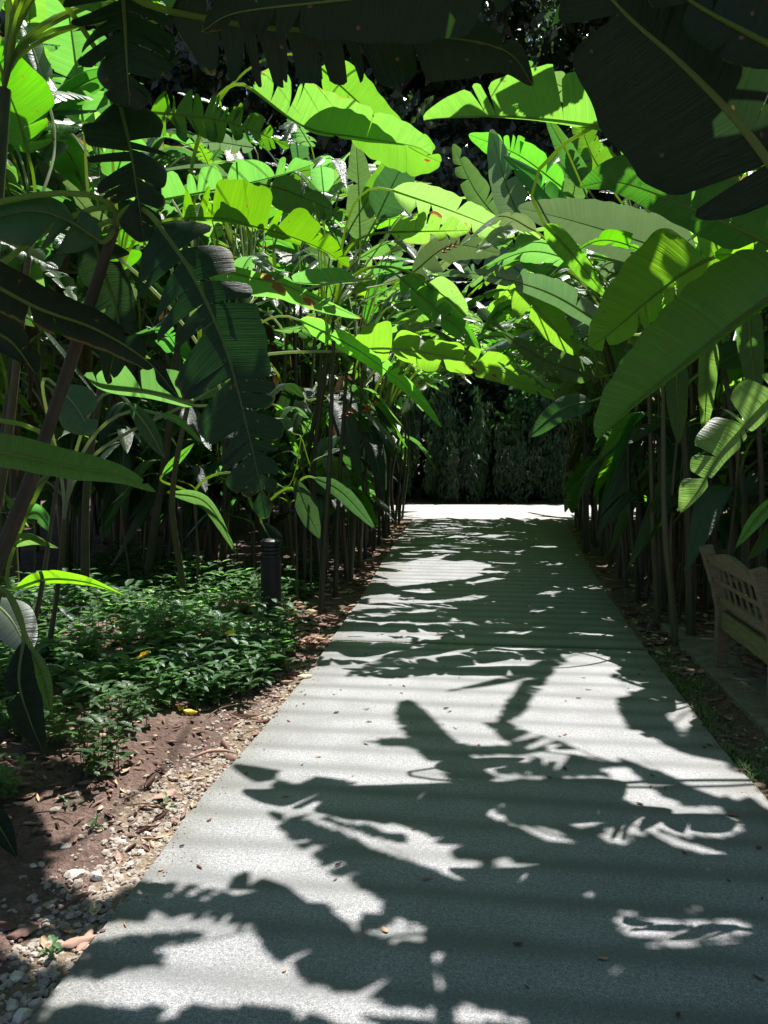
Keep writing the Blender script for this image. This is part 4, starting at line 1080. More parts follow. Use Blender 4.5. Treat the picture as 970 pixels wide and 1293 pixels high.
for y in np.arange(7.0, 13, .36):
    bare(float(xr(y))+rb.uniform(.22, 1.2), y+rb.uniform(-.1, .1), rb, 'slim bare heliconia stalk in the dark clump beyond the bench', 'bare stalks beyond the bench')
for i in range(8):
    bare(rb.uniform(-5.2, -2.9), rb.uniform(8.6, 9.6), rb, 'slim bare heliconia stalk at the back of the groundcover bed', 'bare stalks behind the groundcover')

# low young plants along both clumps
under = [(-1.95, 9.2), (-1.8, 10.2), (-1.85, 11.3), (-1.8, 12.4), (-2.2, 8.9), (-2.0, 13.6), (-2.5, 8.5), (-3.4, 8.6), (-4.0, 8.8), (-3.7, 7.9), (-2.9, 9.0), (-4.6, 8.4), (-3.1, 8.2), (-2.3, 8.2), (-2.7, 8.9), (-3.6, 9.1), (-4.2, 9.2), (-5.0, 8.9), (-3.3, 9.4), (-4.9, 7.6), (-4.4, 7.2), (1.75, 8.2), (1.9, 9.4), (2.0, 10.6), (2.3, 7.3), (2.6, 7.6), (2.4, 8.4), (2.9, 6.9), (2.2, 9.0), (2.7, 8.6), (1.8, 11.4), (3.2, 7.6)]
ru = np.random.default_rng(404)
n_u = len(under)
under = [(x, y, 0 if i < 6 else 1 if i < 21 else 2, 0) for i, (x, y) in enumerate(under)]
under += [(float(xl(y))-ru.uniform(.3, 1.1), y, 0, 1) for y in np.linspace(8.3, 13.5, 18)]+[(ru.uniform(-4.8, -2.5), ru.uniform(8.6, 10.2), 1, 1) for _ in range(14)]+[(float(xr(y))+ru.uniform(.4, 1.3), y, 2, 1) for y in np.linspace(7.2, 12.5, 10)]
for i, (x, y, cl, tall) in enumerate(under):
    rng = np.random.default_rng(300+i)
    b = np.array([x, y, gz(x, y)])
    o = thing('young_heliconia', ('waist-high', 'head-high leafy')[tall]+' young heliconia at the foot of the '+['clump past the bollard', 'stalks behind the groundcover', 'clump beyond the bench'][cl], 'heliconia', b,
              ['young heliconias past the bollard', 'young heliconias behind groundcover', 'young heliconias beyond the bench'][cl])
    top = b+np.array([rng.normal(0, .04), rng.normal(0, .04), rng.uniform(.5, 1.5) if not tall else rng.uniform(1.0, 2.2)])
    td = stem_tube(o, b, top, .012, .008, 'stem', .02, rng)
    for q in range(5+2*tall):
        az = q*1.7+rng.uniform(0, 1); d = np.array([math.cos(az), math.sin(az), 0])
        e_ = rng.uniform(.9, 1.5) if not tall else rng.uniform(1.2, 1.9); P = [top+(d*.15+np.array([0, 0, .12]))*e_, top+(d*.38+np.array([0, 0, .17]))*e_, top+(d*.66+np.array([0, 0, -.05-.2*rng.random()]))*e_]
        if tall: P = [p_-np.array([0, 0, rng.uniform(0, .5)*q/6*(top[2]-b[2])]) for p_ in P]
        Pm, _ = catmull(P, 12)
        if hits(Pm, lit).mean() > .1 or ((np.abs(Pm[:, 0]) < 1.0) & (Pm[:, 2] < 1.8)).any() or in_poly(*proj(Pm)[:2], OPENING).mean() > .15: continue
        add_leaf(o, b, top, td, P, np.cross(d, [0, 0, 1.]), .08+.05*tall, .08+.05*tall, sep=not tall, mat=str(rng.choice(['leaf', 'leaf_blue', 'leaf_dark'])), rad=.005, rng=rng, nl=20, nm=4, tears=(0, 0), kind='lance')

# ---------------------------------------------------------------- small-leaved groundcover
def sprig(mb, base, rng, h, nlf, size, mi=0):
    """a leafy shoot: opposite pairs of small pointed oval leaves on a thin stem"""
    lean = np.array([rng.normal(0, .22), rng.normal(0, .22), 1.]); lean = nrm(lean)*h
    st = np.array([base, base+lean*.5+np.array([rng.normal(0, .01), rng.normal(0, .01), 0]), base+lean])
    tube(mb, st, [.003, .0025, .0015], 4, mat=1)
    az = rng.uniform(0, 6.28)
    V, F, U, n = [], [], [], 0
    for i in range(nlf):
        f = .3+.7*i/max(nlf-1, 1)
        p = base+lean*f
        for sgn in (0, math.pi):
            a = az+i*1.4+sgn+rng.normal(0, .25)
            d = np.array([math.cos(a), math.sin(a), rng.uniform(-.15, .55)]); d = nrm(d)
            s = nrm(np.cross(d, [0, 0, 1.])); nn = np.cross(s, d)
            L = size*rng.uniform(.7, 1.25); w = L*.24
            q = [p, p+d*L*.3+s*w*.85+nn*w*.3, p+d*L*.65+s*w*.8+nn*w*.2, p+d*L-nn*L*.12, p+d*L*.65-s*w*.8+nn*w*.2, p+d*L*.3-s*w*.85+nn*w*.3, p+d*L*.35, p+d*L*.68-nn*L*.02]
            V += q
            F += [[n, n+1, n+6, n], ] and [[n+6, n+1, n+2, n+7], [n+6, n+7, n+4, n+5]]
            tri = [[n, n+1, n+6], [n, n+6, n+5], [n+7, n+2, n+3], [n+7, n+3, n+4]]
            uo = rng.uniform(0, 40, 2); U += [[uo[0]+a_, uo[1]+b_] for a_, b_ in ([0, 0], [.3*L, w], [.65*L, w], [L, 0], [.65*L, -w], [.3*L, -w], [.35*L, 0], [.68*L, 0])]
            mb._t = getattr(mb, '_t', []); mb._t.append(np.array(tri)+mb.n)
            n += 8
    if V:
        n0 = mb.n
        mb.add(V, F, U, mat=mi)
        # triangles share the vertices just added
        for t in mb._t:
            mb.F.append(t); mb.M.append(np.full(len(t), mi, int)); mb.S.append(np.ones(len(t), bool))
        mb._t = []
BED = [(0,955),(60,935),(110,920),(165,905),(205,870),(262,868),(320,842),(352,822),(362,800),(345,775),(400,735),(395,715),(300,712),(180,712),(60,740),(0,760),(-120,760),(-120,960)]
rg = np.random.default_rng(77)
mb = MB(); cnt = 0
while cnt < 1250:
    x, y = rg.uniform(-5.2, -1.5), rg.uniform(4.2, 9.6)
    px, py, d = proj(np.array([[x, y, .12]]))
    if not in_poly(px, py, BED)[0]: continue
    if x > xl(y)-.28: continue
    if math.sin(x*4.3+1.1*math.sin(y*2.9))*math.sin(y*5.1+x*1.7) < -.35 and rg.random() < .75: continue
    sprig(mb, np.array([x, y, gz(x, y)-.01]), rg, rg.uniform(.10, .40)*(.75+.35*math.sin(x*2.1+y*3.3)), int(rg.integers(3, 6)), rg.uniform(.07, .15), int(rg.choice([0, 0, 0, 0, 0, 2, 2, 3])))
    cnt += 1
kind(mb.build('groundcover', [M['small_leaf'], M['stem'], M['leaf_bright'], M['leaf_blue']]), 'stuff')['label'] = 'small-leaved groundcover filling the bed'

shrub_at = [(125, 975, 'bright little leafy shrub standing alone on bare soil', .34, 12), (70, 950, 'leafy shrub between the bare soil and the drooping dark leaf', .3, 10),
            (325, 855, 'sunlit leafy shrub at the groundcover corner by red dry leaves', .30, 13), (295, 872, 'leafy shrub at the groundcover edge beside the yellow fallen leaf', .28, 10),
            (262, 885, 'leafy shrub just behind the two yellow fallen leaves', .28, 9), (205, 890, 'leafy shrub at the groundcover front, nearest the bare soil', .3, 10),
            (330, 818, 'tall leafy shrub hiding the base of the dark bollard', .5, 14), (364, 815, 'leafy shrub between the dark bollard and the walk', .42, 12),
            (-8, 1005, 'leafy sprig at the picture edge above bare soil', .22, 7), (352, 840, 'leafy shrub at the foot of the dark bollard', .28, 10),
            (165, 925, 'leafy shrub between the lone shrub and the groundcover', .26, 7), (22, 935, 'leafy shrub under the pale drooping leaf', .28, 9)]
for i, (px, py, lab, h, n) in enumerate(shrub_at):
    g = gnd(px, py, .02); b = np.array([g[0], g[1], gz(g[0], g[1])])
    o = thing('leafy_shrub', lab, 'shrub', b)
    rng = np.random.default_rng(500+i)
    mb = MB()
    for q in range(n): sprig(mb, np.array([rng.normal(0, .07), rng.normal(0, .07), -.01]), rng, h*rng.uniform(.5, 1), int(rng.integers(3, 6)), rng.uniform(.07, .105))
    mb.build('foliage', [M['small_leaf'], M['stem']], o)
for i, (px, py) in enumerate([(92, 1020), (122, 1042), (205, 1010), (180, 1150), (75, 1190)]):
    g = gnd(px, py, .0); b = np.array([g[0], g[1], gz(g[0], g[1])])
    rng = np.random.default_rng(550+i); mb = MB()
    for q in range(2): sprig(mb, np.array([rng.normal(0, .015), rng.normal(0, .015), -.01]), rng, .05, 2, .045)
    o = mb.build('seedling', [M['small_leaf'], M['stem']], None, loc=b)
    tag(o, ['small green seedling in the shadow on bare soil', 'bright seedling where soil meets the pebbles', 'tiny seedling among brown curled leaves', 'tiny seedling beside the twin dry leaves on the verge', 'tiny seedling low on the sandy verge'][i], 'seedling')

# ---------------------------------------------------------------- stones and gravel
def rock(rng, r):
    import itertools
    t = (1+5**.5)/2
    V = nrm(np.array([[-1, t, 0], [1, t, 0], [-1, -t, 0], [1, -t, 0], [0, -1, t], [0, 1, t], [0, -1, -t], [0, 1, -t], [t, 0, -1], [t, 0, 1], [-t, 0, -1], [-t, 0, 1]], float))
    F = np.array([[0, 11, 5], [0, 5, 1], [0, 1, 7], [0, 7, 10], [0, 10, 11], [1, 5, 9], [5, 11, 4], [11, 10, 2], [10, 7, 6], [7, 1, 8], [3, 9, 4], [3, 4, 2], [3, 2, 6], [3, 6, 8], [3, 8, 9], [4, 9, 5], [2, 4, 11], [6, 2, 10], [8, 6, 7], [9, 8, 1]])
    V = V*rng.uniform(.72, 1.2, (12, 1))*np.array([1, rng.uniform(.6, .95), rng.uniform(.4, .7)])*r
    a = rng.uniform(0, 6.28); c, s = math.cos(a), math.sin(a)
    V = V@np.array([[c, -s, 0], [s, c, 0], [0, 0, 1]]).T
    return V, F
def rock2(rng, r):
    """rock with one level of subdivision for the larger stones"""
    V, F = rock(rng, 1.0)
    edge = {}; V = list(V); G = []
    def mid(a, b):
        k = (min(a, b), max(a, b))
        if k not in edge:
            edge[k] = len(V); m = (V[a]+V[b])/2
            V.append(m*rng.uniform(1.0, 1.12))
        return edge[k]
    for a, b, c in F:
        x, y, z = mid(a, b), mid(b, c), mid(c, a)
        G += [[a, x, z], [b, y, x], [c, z, y], [x, y, z]]
    return np.array(V)*r, np.array(G)
mb = MB()
n = 0
while n < 3000:
    y = rg.uniform(1.7, 7.2); d = abs(rg.normal(0, .19))
    if d > np.interp(y, [1.7, 2.6, 3.6], [.6, .5, .36]): continue
    if rg.random() > np.interp(y, [1.7, 3.4, 4.4, 7.2], [1, .9, .35, .08]): continue
    x = float(xl(y))-.015-d; r = .005+.016*rg.random()**1.8
    V, F = rock(rg, r); mb.add(V+np.array([x, y, gz(x, y)+r*.15]), F, smooth=False); n += 1
for k in range(700):
    y = rg.uniform(2.6, 9); x = float(xr(y))+abs(rg.normal(0, .25))+.02; r = .004+.01*rg.random()**2
    V, F = rock(rg, r); mb.add(V+np.array([x, y, gz(x, y)+r*.15]), F, smooth=False)
kind(mb.build('gravel', M['stone']), 'stuff')
mb = MB()
for k in range(5000):
    y = rg.uniform(2, 7.5); x = float(xl(y))-rg.uniform(.2, 2.4); r = .003+.009*rg.random()**2
    V, F = rock(rg, r); mb.add(V+np.array([x, y, gz(x, y)+r*.1]), F, smooth=False)
kind(mb.build('soil_crumbs', M['soil']), 'stuff')

stones = [(70,1030,.035,'flat grey stone lying in shade on the bare soil'),(83,1068,.028,'pinkish angular stone on sunlit soil beyond the pebbles'),(153,1056,.026,'pale stone at the pebble edge by the curled leaf'),(103,1095,.028,'pale stone behind the large shell-like pebble'),
 (92,1100,.045,'large pale pebble, biggest beside the walk'),(122,1103,.038,'grey-brown angular stone touching the largest pebble'),(98,1112,.03,'rounded cream pebble below the largest one'),(52,1090,.022,'small stone on dark soil left of the pebbles'),(42,1092,.02,'small dark stone beside another on the soil'),
 (185,1048,.024,'cream pebble in the gravel by brown leaves'),(178,1070,.022,'cream pebble close to the walk edge gravel'),(200,1060,.02,'small white pebble against the walk'),(15,1262,.035,'pale stone in the bottom corner of the verge'),(28,1275,.04,'large pinkish stone near the bottom of the verge'),(45,1258,.026,'grey stone beside the walk near the bottom'),
 (165,1085,.02,'sharp pale pebble among the gravel'),(148,1100,.018,'little pebble just before the curled purple leaf'),(60,1115,.02,'pebble half sunk at the shade line'),(20,1225,.03,'brown stone in dappled shade on the verge')]
for i, (px, py, r, lab) in enumerate(stones):
    g = gnd(px, py, -.01); rng = np.random.default_rng(700+i); V, F = rock2(rng, r*.85)
    mb = MB(); mb.add(V, F, smooth=False)
    tag(mb.build('stone', M['stone'], None, loc=(g[0], g[1], gz(g[0], g[1])+r*.2)), lab, 'stone')

# ---------------------------------------------------------------- fallen leaves
def fallen(rng, L, w, curl, twist):
    s = np.linspace(0, 1, 12); v = np.linspace(-1, 1, 7)
    W = w*np.sin(math.pi*np.clip(s, .02, .985)**.9)**.7*(1+.12*np.sin(s*17+rng.uniform(0, 6)))
    x = (s-.5)*L
    lift = curl*L*((s-.5)*2)**2*rng.uniform(.02, .13)
    ang = v[None]*curl*2.0+twist*(s[:, None]-.5)
    rad = W[:, None]/max(curl*2.0, .2)
    yy = np.sin(ang)*rad; zz = (1-np.cos(ang))*rad+lift[:, None]
    zz += .05*w*np.sin(v[None]*5+s[:, None]*8)
    V = np.stack([np.broadcast_to(x[:, None], yy.shape), yy, zz], -1).reshape(-1, 3)
    if rng.random() < .5:
        V[:, 2] = V[:, 2].max()-V[:, 2]
    return V, grid_faces(12, 7)
dry = [(190,985,.17,.045,1.1,'dry','big arched russet dry leaf on bare soil near the walk'),(207,1000,.16,.04,.5,'dry','flat pinkish dry leaf beside the arched russet one'),(192,1012,.15,.022,.5,'dry_pale','pale tan dry leaf standing on edge in the gravel'),(203,1025,.14,.03,1.3,'dry','long rolled purple-brown leaf on the gravel'),
 (270,950,.30,.03,1.2,'dry','long rolled russet leaf lying along the walk edge'),(293,952,.14,.04,.6,'dry','red crumpled leaf at the end of the long rolled leaf'),(100,1128,.17,.028,1.3,'dry','curled purple leaf pointing at the walk'),(82,1165,.18,.025,.8,'dry_pale','tan dry strip across the shady verge'),
 (97,1182,.15,.035,.7,'dry','orange-brown leaf leaning on the walk edge'),(108,1178,.14,.03,.6,'dry','second orange-brown leaf crossing the first at the walk'),(350,846,.14,.045,.6,'dry','pink dry leaf in the cluster by the groundcover corner'),(372,848,.14,.045,.8,'dry','red dry leaf, topmost of the corner cluster'),(340,856,.12,.04,.5,'dry_pale','pale dry leaf below the corner cluster'),
 (362,858,.12,.04,.9,'dry','small pink leaf in front of the corner cluster'),(385,856,.13,.04,.7,'dry_pale','yellow-tan leaf between the cluster and the walk'),(310,900,.2,.03,1.1,'dry_pale','long tan leaf on the sunlit gravel'),(328,905,.22,.02,.6,'dry','slender brown leaf sloping to the walk'),(284,935,.12,.035,.8,'dry','small brown leaf above the long rolled one'),
 (150,1075,.10,.03,.7,'dry','brown leaf tucked among the pebbles'),(120,1140,.12,.03,.6,'dry_pale','tan leaf at the pebble end in half shade'),(30,1170,.12,.04,.7,'dry','dark red leaf in the sunny gap on the verge'),(8,1165,.1,.03,.6,'dry','small brown leaf beside the dark red one'),(60,1180,.10,.03,.5,'dry_pale','small tan leaf in the sunny gap'),
 (396,842,.10,.03,.9,'dry','dark pointed leaf lying on the slab corner'),(460,712,.18,.05,.8,'dry','red-brown leaf on litter under the clump, nearer'),(475,690,.2,.06,.6,'dry','red-brown leaf on litter under the clump, farther'),(485,668,.22,.07,.6,'dry','faded leaf on litter by the far bend'),
 (310,832,.10,.03,.7,'dry','thin brown leaf half under the groundcover'),(180,1040,.09,.025,.8,'dry','short curled leaf at the soil and gravel border'),(835,785,.14,.05,.6,'dry','pinkish leaf lit by a sunfleck beside the bench'),(866,796,.14,.05,.6,'dry_pale','pale leaf in a sunfleck nearer the bench'),(880,745,.15,.05,.6,'dry','leaf lit pink under the stalks behind the bench'),(763,803,.06,.014,1.0,'dry','tiny curled leaf lying out on the shaded walk'),(657,833,.07,.012,1.0,'dry','thin dark leaf on the walk by the joint')]
for i, (px, py, L, w, curl, mt, lab) in enumerate(dry):
    rng = np.random.default_rng(800+i); g = gnd(px, py, 0)
    L *= .85; V, F = fallen(rng, L, w*.85, curl, rng.normal(0, .5)); mb = MB(); mb.add(V, F)
    on = xl(g[1]) < g[0] < xr(g[1])
    o = mb.build('fallen_leaf', M[mt], None, loc=(g[0], g[1], .002 if on else gz(g[0], g[1])+.006))
    o.rotation_euler = (rng.normal(0, .12), rng.normal(0, .12), rng.uniform(0, 3.1))
    tag(o, lab, 'fallen leaf')
yel = [(245,874,'yellow fallen leaf, largest, at the groundcover edge'),(240,899,'yellow fallen leaf on bare soil below the groundcover'),(228,897,'small yellow leaf touching another on bare soil'),(183,828,'yellow leaf caught in the middle of the groundcover'),(292,800,'yellow leaf caught in sunlit groundcover near the bollard'),(43,856,'yellow leaf low in the groundcover behind the drooping leaf')]
for i, (px, py, lab) in enumerate(yel):
    rng = np.random.default_rng(900+i); g = gnd(px, py, .03 if i < 3 else .3)
    V, F = fallen(rng, .085, .032, .8, .2); mb = MB(); mb.add(V, F)
    o = mb.build('yellow_leaf', M['yellow'], None, loc=(g[0], g[1], gz(g[0], g[1])+.012 if i < 3 else g[2]))
    o.rotation_euler = (rng.normal(0, .3), rng.normal(0, .3), rng.uniform(0, 3)); tag(o, lab, 'fallen leaf')
# deep leaf litter (beyond counting)
mb = MB()
for k in range(4200):
    side = rg.random() < .62
    y = rg.uniform(3.0, 17) if rg.random() < .6 else rg.uniform(3, 8)
    x = float(xl(y))-rg.uniform(.02, 1.5) if side else float(xr(y))+rg.uniform(.06, 1.9)
    if side and y < 6.2 and rg.random() < .45: continue
    if not side and y < 4.6 and rg.random() < .6: continue
    fs = .55 if y < 6 else 1.0
    V, F = fallen(rg, rg.uniform(.05, .17)*fs, rg.uniform(.012, .035)*fs, rg.uniform(.3, 1.2), rg.normal(0, .4))
    a = rg.uniform(0, 6.28); c, s = math.cos(a), math.sin(a)
    t1 = rg.normal(0, .25)
    V = V@np.array([[c, -s, 0], [s, c, 0], [0, t1, 1]]).T
    V = V[::1]
    mb.add(V+np.array([x, y, gz(x, y)+.008]), F, mat=int(rg.random() < .3))
kind(mb.build('leaf_litter', [M['dry'], M['dry_pale']]), 'stuff')
mb = MB()
for k in range(330):
    y = rg.uniform(2.2, 16); u = rg.random()**2.2*.5; x = float(xl(y))+u*2.5 if rg.random() < .5 else float(xr(y))-u*2.5
    V, F = fallen(rg, rg.uniform(.012, .045), rg.uniform(.004, .012), rg.uniform(.3, 1.0), rg.normal(0, .4))
    a = rg.uniform(0, 6.28); c, s_ = math.cos(a), math.sin(a)
    mb.add(V@np.array([[c, -s_, 0], [s_, c, 0], [0, 0, 1]]).T+np.array([x, y, .003]), F, mat=int(rg.random() < .4))
for k in range(450):
    y = rg.uniform(2.2, 9); sd_ = rg.random() < .6; d = abs(rg.normal(0, .05)); x = float(xl(y))+d if sd_ else float(xr(y))-d
    V, F = rock(rg, rg.uniform(.0015, .0045)); mb.add(V+np.array([x, y, .001]), F, smooth=False, mat=2)
kind(mb.build('path_debris', [M['dry'], M['dry_pale'], M['soil']]), 'stuff')
# twigs
for i, (px, py, L) in enumerate([(160, 1015, .22), (262, 905, .3), (880, 805, .35), (915, 835, .2), (300, 925, .35), (40, 1035, .18)]):
    g = gnd(px, py); rng = np.random.default_rng(950+i)
    c, _ = catmull([np.zeros(3), np.array([L*.5, rng.normal(0, .02), .012]), np.array([L, rng.normal(0, .04), .004])], 8)
    mb = MB(); tube(mb, c, np.linspace(.004, .002, 8), 5)
    o = mb.build('twig', M['twig'], None, loc=(g[0], g[1], gz(g[0], g[1])+.012)); o.rotation_euler = (0, 0, rng.uniform(-.6, 1.2))
    tag(o, ['short straight twig on the shaded bare soil', 'bent twig at the soil edge beyond the yellow leaves', 'twig in the sunflecks beside the bench leg', 'twig lying near the paving beneath the bench', 'long thin twig on the sunlit gravel', 'twig beside the flat grey stone'][i], 'twig')
# grass along the bench side edge
mb = MB()
for k in range(2600):
    y = rg.uniform(3.4, 6.6); d = abs(rg.normal(0, .11)); x = float(xr(y))+.015+d
    if d > .3 or rg.random() > .5+.5*math.sin(y*7)*math.sin(y*2.3+1): continue
    h = rg.uniform(.02, .06); a = rg.uniform(0, 6.28); b = np.array([x, y, gz(x, y)-.003])
    dd = np.array([math.cos(a), math.sin(a), 0]); s = np.array([-dd[1], dd[0], 0])*.003
    V = [b-s, b+s, b+dd*h*.4+[0, 0, h*.7]+s*.7, b+dd*h*.4+[0, 0, h*.7]-s*.7, b+dd*h+[0, 0, h*.9]+s*.1, b+dd*h+[0, 0, h*.9]-s*.1]
    mb.add(V, [[0, 1, 2, 3], [3, 2, 4, 5]])
kind(mb.build('grass', M['grass']), 'stuff')
# moss in the nearest joint and at the slab corner
mb = MB()
yj = joints[2]
for k in range(420):
    x = rg.uniform(-1.3, .9) if rg.random() < .5 else rg.normal(-.25, .25); 
    V, F = rock(rg, rg.uniform(.004, .011)); V[:, 2] *= .5; mb.add(V+np.array([x, yj+rg.normal(0, .006), -.001]), F)
kind(mb.build('moss', M['moss']), 'stuff')

# ---------------------------------------------------------------- bench and its paving
bf = gnd(905, 843); bn = gnd(969, 908)
bx = float((bf[0]+bn[0])/2)+.035; y0, y1 = float(bn[1]), float(bf[1])
print('bench', bf.round(2), bn.round(2))
bench = thing('park_bench', 'weathered wooden two-seat bench with lattice back and curved top rail', 'bench', (bx, (y0+y1)/2, .012))
hl = (y1-y0)/2
LEAN = -.13   # the back leans towards the walk
for s in (-1, 1):
    mb = MB(); yy = s*hl
    prof = [(0, 0), (0, .42), (LEAN*.35, .62), (LEAN, .885)]
    for (xa, za), (xb, zb) in zip(prof[:-1], prof[1:]):
        beam(mb, (xa, yy, za-.004), (xb, yy, zb+.004), .08, .085, (1, 0, 0), .006)
    mb.build('back_post', M['teak'], bench)
    mb = MB(); beam(mb, (.47, yy, 0), (.47, yy, .63), .06, .06, (1, 0, 0), .005); mb.build('front_leg', M['teak'], bench)
    mb = MB()
    c, _ = catmull([(-.02, 0, .63), (.2, 0, .655), (.42, 0, .65), (.53, 0, .625)], 12)
    for a, b in zip(c[:-1], c[1:]): beam(mb, np.array(a)+[0, yy, 0], np.array(b)+[0, yy, 0], .07, .03, (0, 0, 1), .003)
    mb.build('armrest', M['teak'], bench)
    mb = MB(); beam(mb, (.033, yy, .36), (.44, yy, .36), .03, .07); mb.build('side_rail', M['teak'], bench)
# camel-back top rail
mb = MB()
n = 40; ty = np.linspace(-hl+.033, hl-.033, n); f = ty/hl
top = .83+.062*np.clip(np.cos(f*math.pi*.62), 0, 1)**1.5-.012*np.exp(-((np.abs(f)-.78)/.12)**2)
bot = np.full(n, .765)
lean = lambda z: np.interp(z, [.42, .62, .885, .95], [0, LEAN*.35, LEAN, LEAN*1.2])
V = []
for i in range(n):
    for (z, xo) in ((bot[i], -.018), (top[i], -.018), (top[i], .018), (bot[i], .018)):
        V.append([lean(z)+xo, ty[i], z])
F = []
for i in range(n-1):
    a, b = i*4, i*4+4
    for k in range(4): F.append([a+k, a+(k+1) % 4, b+(k+1) % 4, b+k])
F += [[0, 3, 2, 1], [n*4-4, n*4-3, n*4-2, n*4-1]]
mb.add(V, F, np.array(V)[:, [1, 2]], smooth=False); mb.build('top_rail', M['teak'], bench)
mb = MB(); beam(mb, (lean(.50), -hl+.033, .50), (lean(.50), hl-.033, .50), .032, .06); mb.build('lower_rail', M['teak'], bench)
mb = MB()
for yy in np.linspace(-hl+.14, hl-.14, 7): beam(mb, (lean(.53), yy, .53), (lean(.766), yy, .766), .012, .024, (0, 1, 0), .002)
for z in (.648,): beam(mb, (lean(z)-.013, -hl+.034, z), (lean(z)-.013, hl-.034, z), .012, .03, (0, 0, 1), .002)
mb.build('back_lattice', M['teak'], bench)
mb = MB(); beam(mb, (0, -hl+.042, .35), (0, hl-.042, .35), .03, .13); mb.build('rear_rail', M['teak_moss'], bench)
mb = MB(); beam(mb, (.47, -hl+.033, .355), (.47, hl-.033, .355), .03, .09); mb.build('front_rail', M['teak'], bench)
mb = MB()
for k in range(6): beam(mb, (.055+k*.078, -hl-.02, .425), (.055+k*.078, hl+.02, .425), .062, .022, (0, 0, 1), .003)
mb.build('seat', M['teak'], bench)
# paving
p0, p1 = gnd(872, 832), gnd(968, 925)
mb = MB()
for r_ in range(3):
    for k in range(-2, 4):
        w = .60
        box(mb, (p0[0]+.03+w/2+r_*(w+.008), p0[1]-.28-k*(w+.008)+.0, -.03), (w, w, .085), None, .006)
kind(mb.build('paving', M['paver']), 'structure')

# ---------------------------------------------------------------- bollard light
bb = at(343, 790, 7.0); bxy = (bb[0], 7.0)
bo = thing('bollard_light', 'dark round bollard light rising from the groundcover', 'bollard', (bxy[0], bxy[1], gz(*bxy)))
mb = MB(); tube(mb, [(0, 0, -.05), (0, 0, .30), (0, 0, .62)], .092, 24, cap=True); mb.build('post', M['bollard'], bo)
mb = MB(); tube(mb, [(0, 0, .62), (0, 0, .74)], .074, 24); mb.build('lens', M['lens'], bo)
for k in range(3):
    mb = MB(); z = .645+k*.034; tube(mb, [(0, 0, z), (0, 0, z+.010)], [.094, .078], 24, cap=True); mb.build('louvre', M['bollard'], bo)
mb = MB(); tube(mb, [(0, 0, .74), (0, 0, .77), (0, 0, .785)], [.096, .094, .07], 24, cap=True, smooth=False); mb.build('cap', M['bollard'], bo)

# red heliconia bracts deep in the clump
for i, (px, py, Yd) in enumerate([(428, 528, 8.6), (458, 518, 9.0), (558, 318, 8.2)]):
    p = at(px, py, Yd); mb = MB()
    for k in range(6):
        sgn = 1 if k % 2 else -1
        b = np.array([k*.03, 0, 0]); e = b+np.array([.05, 0, .035*sgn])
        tube(mb, [b, b*.4+e*.6, e], [.010, .008, .001], 5)
    o = mb.build('heliconia_flower', M['bract'], None, loc=p); o.rotation_euler = (0, -.5, .3)
    tag(o, ['red heliconia flower glimpsed among the dark stalks', 'smaller red flower beside another in dark stalks', 'orange-red flower among the bright leaves overhead'][i], 'flower')

# ---------------------------------------------------------------- trees draped with hanging vines beyond the cross path
def vine_leaves(rng, n, length, spread):
    """a hanging curtain strand of narrow pointed leaves"""
    mb = MB(); V = []; F = []; U = []
    for i in range(n):
        z = -length*rng.random(); p = np.array([rng.normal(0, spread), rng.normal(0, spread*.6), z])
        L = rng.uniform(.16, .34); w = L*.10
        d = nrm(np.array([rng.normal(0, .28), rng.normal(0, .28)-.15, -1.])); s = nrm(np.cross(d, [rng.normal(0, .5), 1, 0]))
        nn = np.cross(s, d); k = len(V)
        V += [p, p+d*L*.4+s*w+nn*w*.3, p+d*L+nn*L*.05, p+d*L*.4-s*w+nn*w*.3]
        F.append([k, k+1, k+2, k+3]); U += [[0, 0], [.4*L, w], [L, 0], [.4*L, -w]]
    mb.add(V, F, U); return mb
def leaf_cloud(rng, pts, size, droop=.3):
    V = []; F = []; U = []
    for p in pts:
        L = size*rng.uniform(.6, 1.3); w = L*.26
        d = nrm(np.array([rng.normal(), rng.normal(), rng.normal()-droop])); s = nrm(np.cross(d, rng.normal(size=3)))
        k = len(V)
        V += [p, p+d*L*.45+s*w, p+d*L, p+d*L*.45-s*w]; F.append([k, k+1, k+2, k+3]); U += [[0, 0], [.4*L, w], [L, 0], [.4*L, -w]]
    mb = MB(); mb.add(V, F, U); return mb
vlabels = ['vine-draped tree at the far bend, hidden behind the bed-side clump', 'vine-draped tree beyond the bend, first beside the bed-side clump', 'vine-draped tree in the middle beyond the bend', 'vine-draped tree beyond the bend with paler leafy tufts', 'vine-draped tree beyond the bend, half behind the bench-side stalks', 'vine-draped tree past the bench-side stalks at the far bend', 'vine-draped tree farthest toward the bench side beyond the bend']
vine_meshes = []
rv = np.random.default_rng(60)
for k in range(10): vine_meshes.append(vine_leaves(rv, 150, rv.uniform(1.2, 2.8), rv.uniform(.06, .16)).mesh('hanging_vine', M['vine_leaf']))
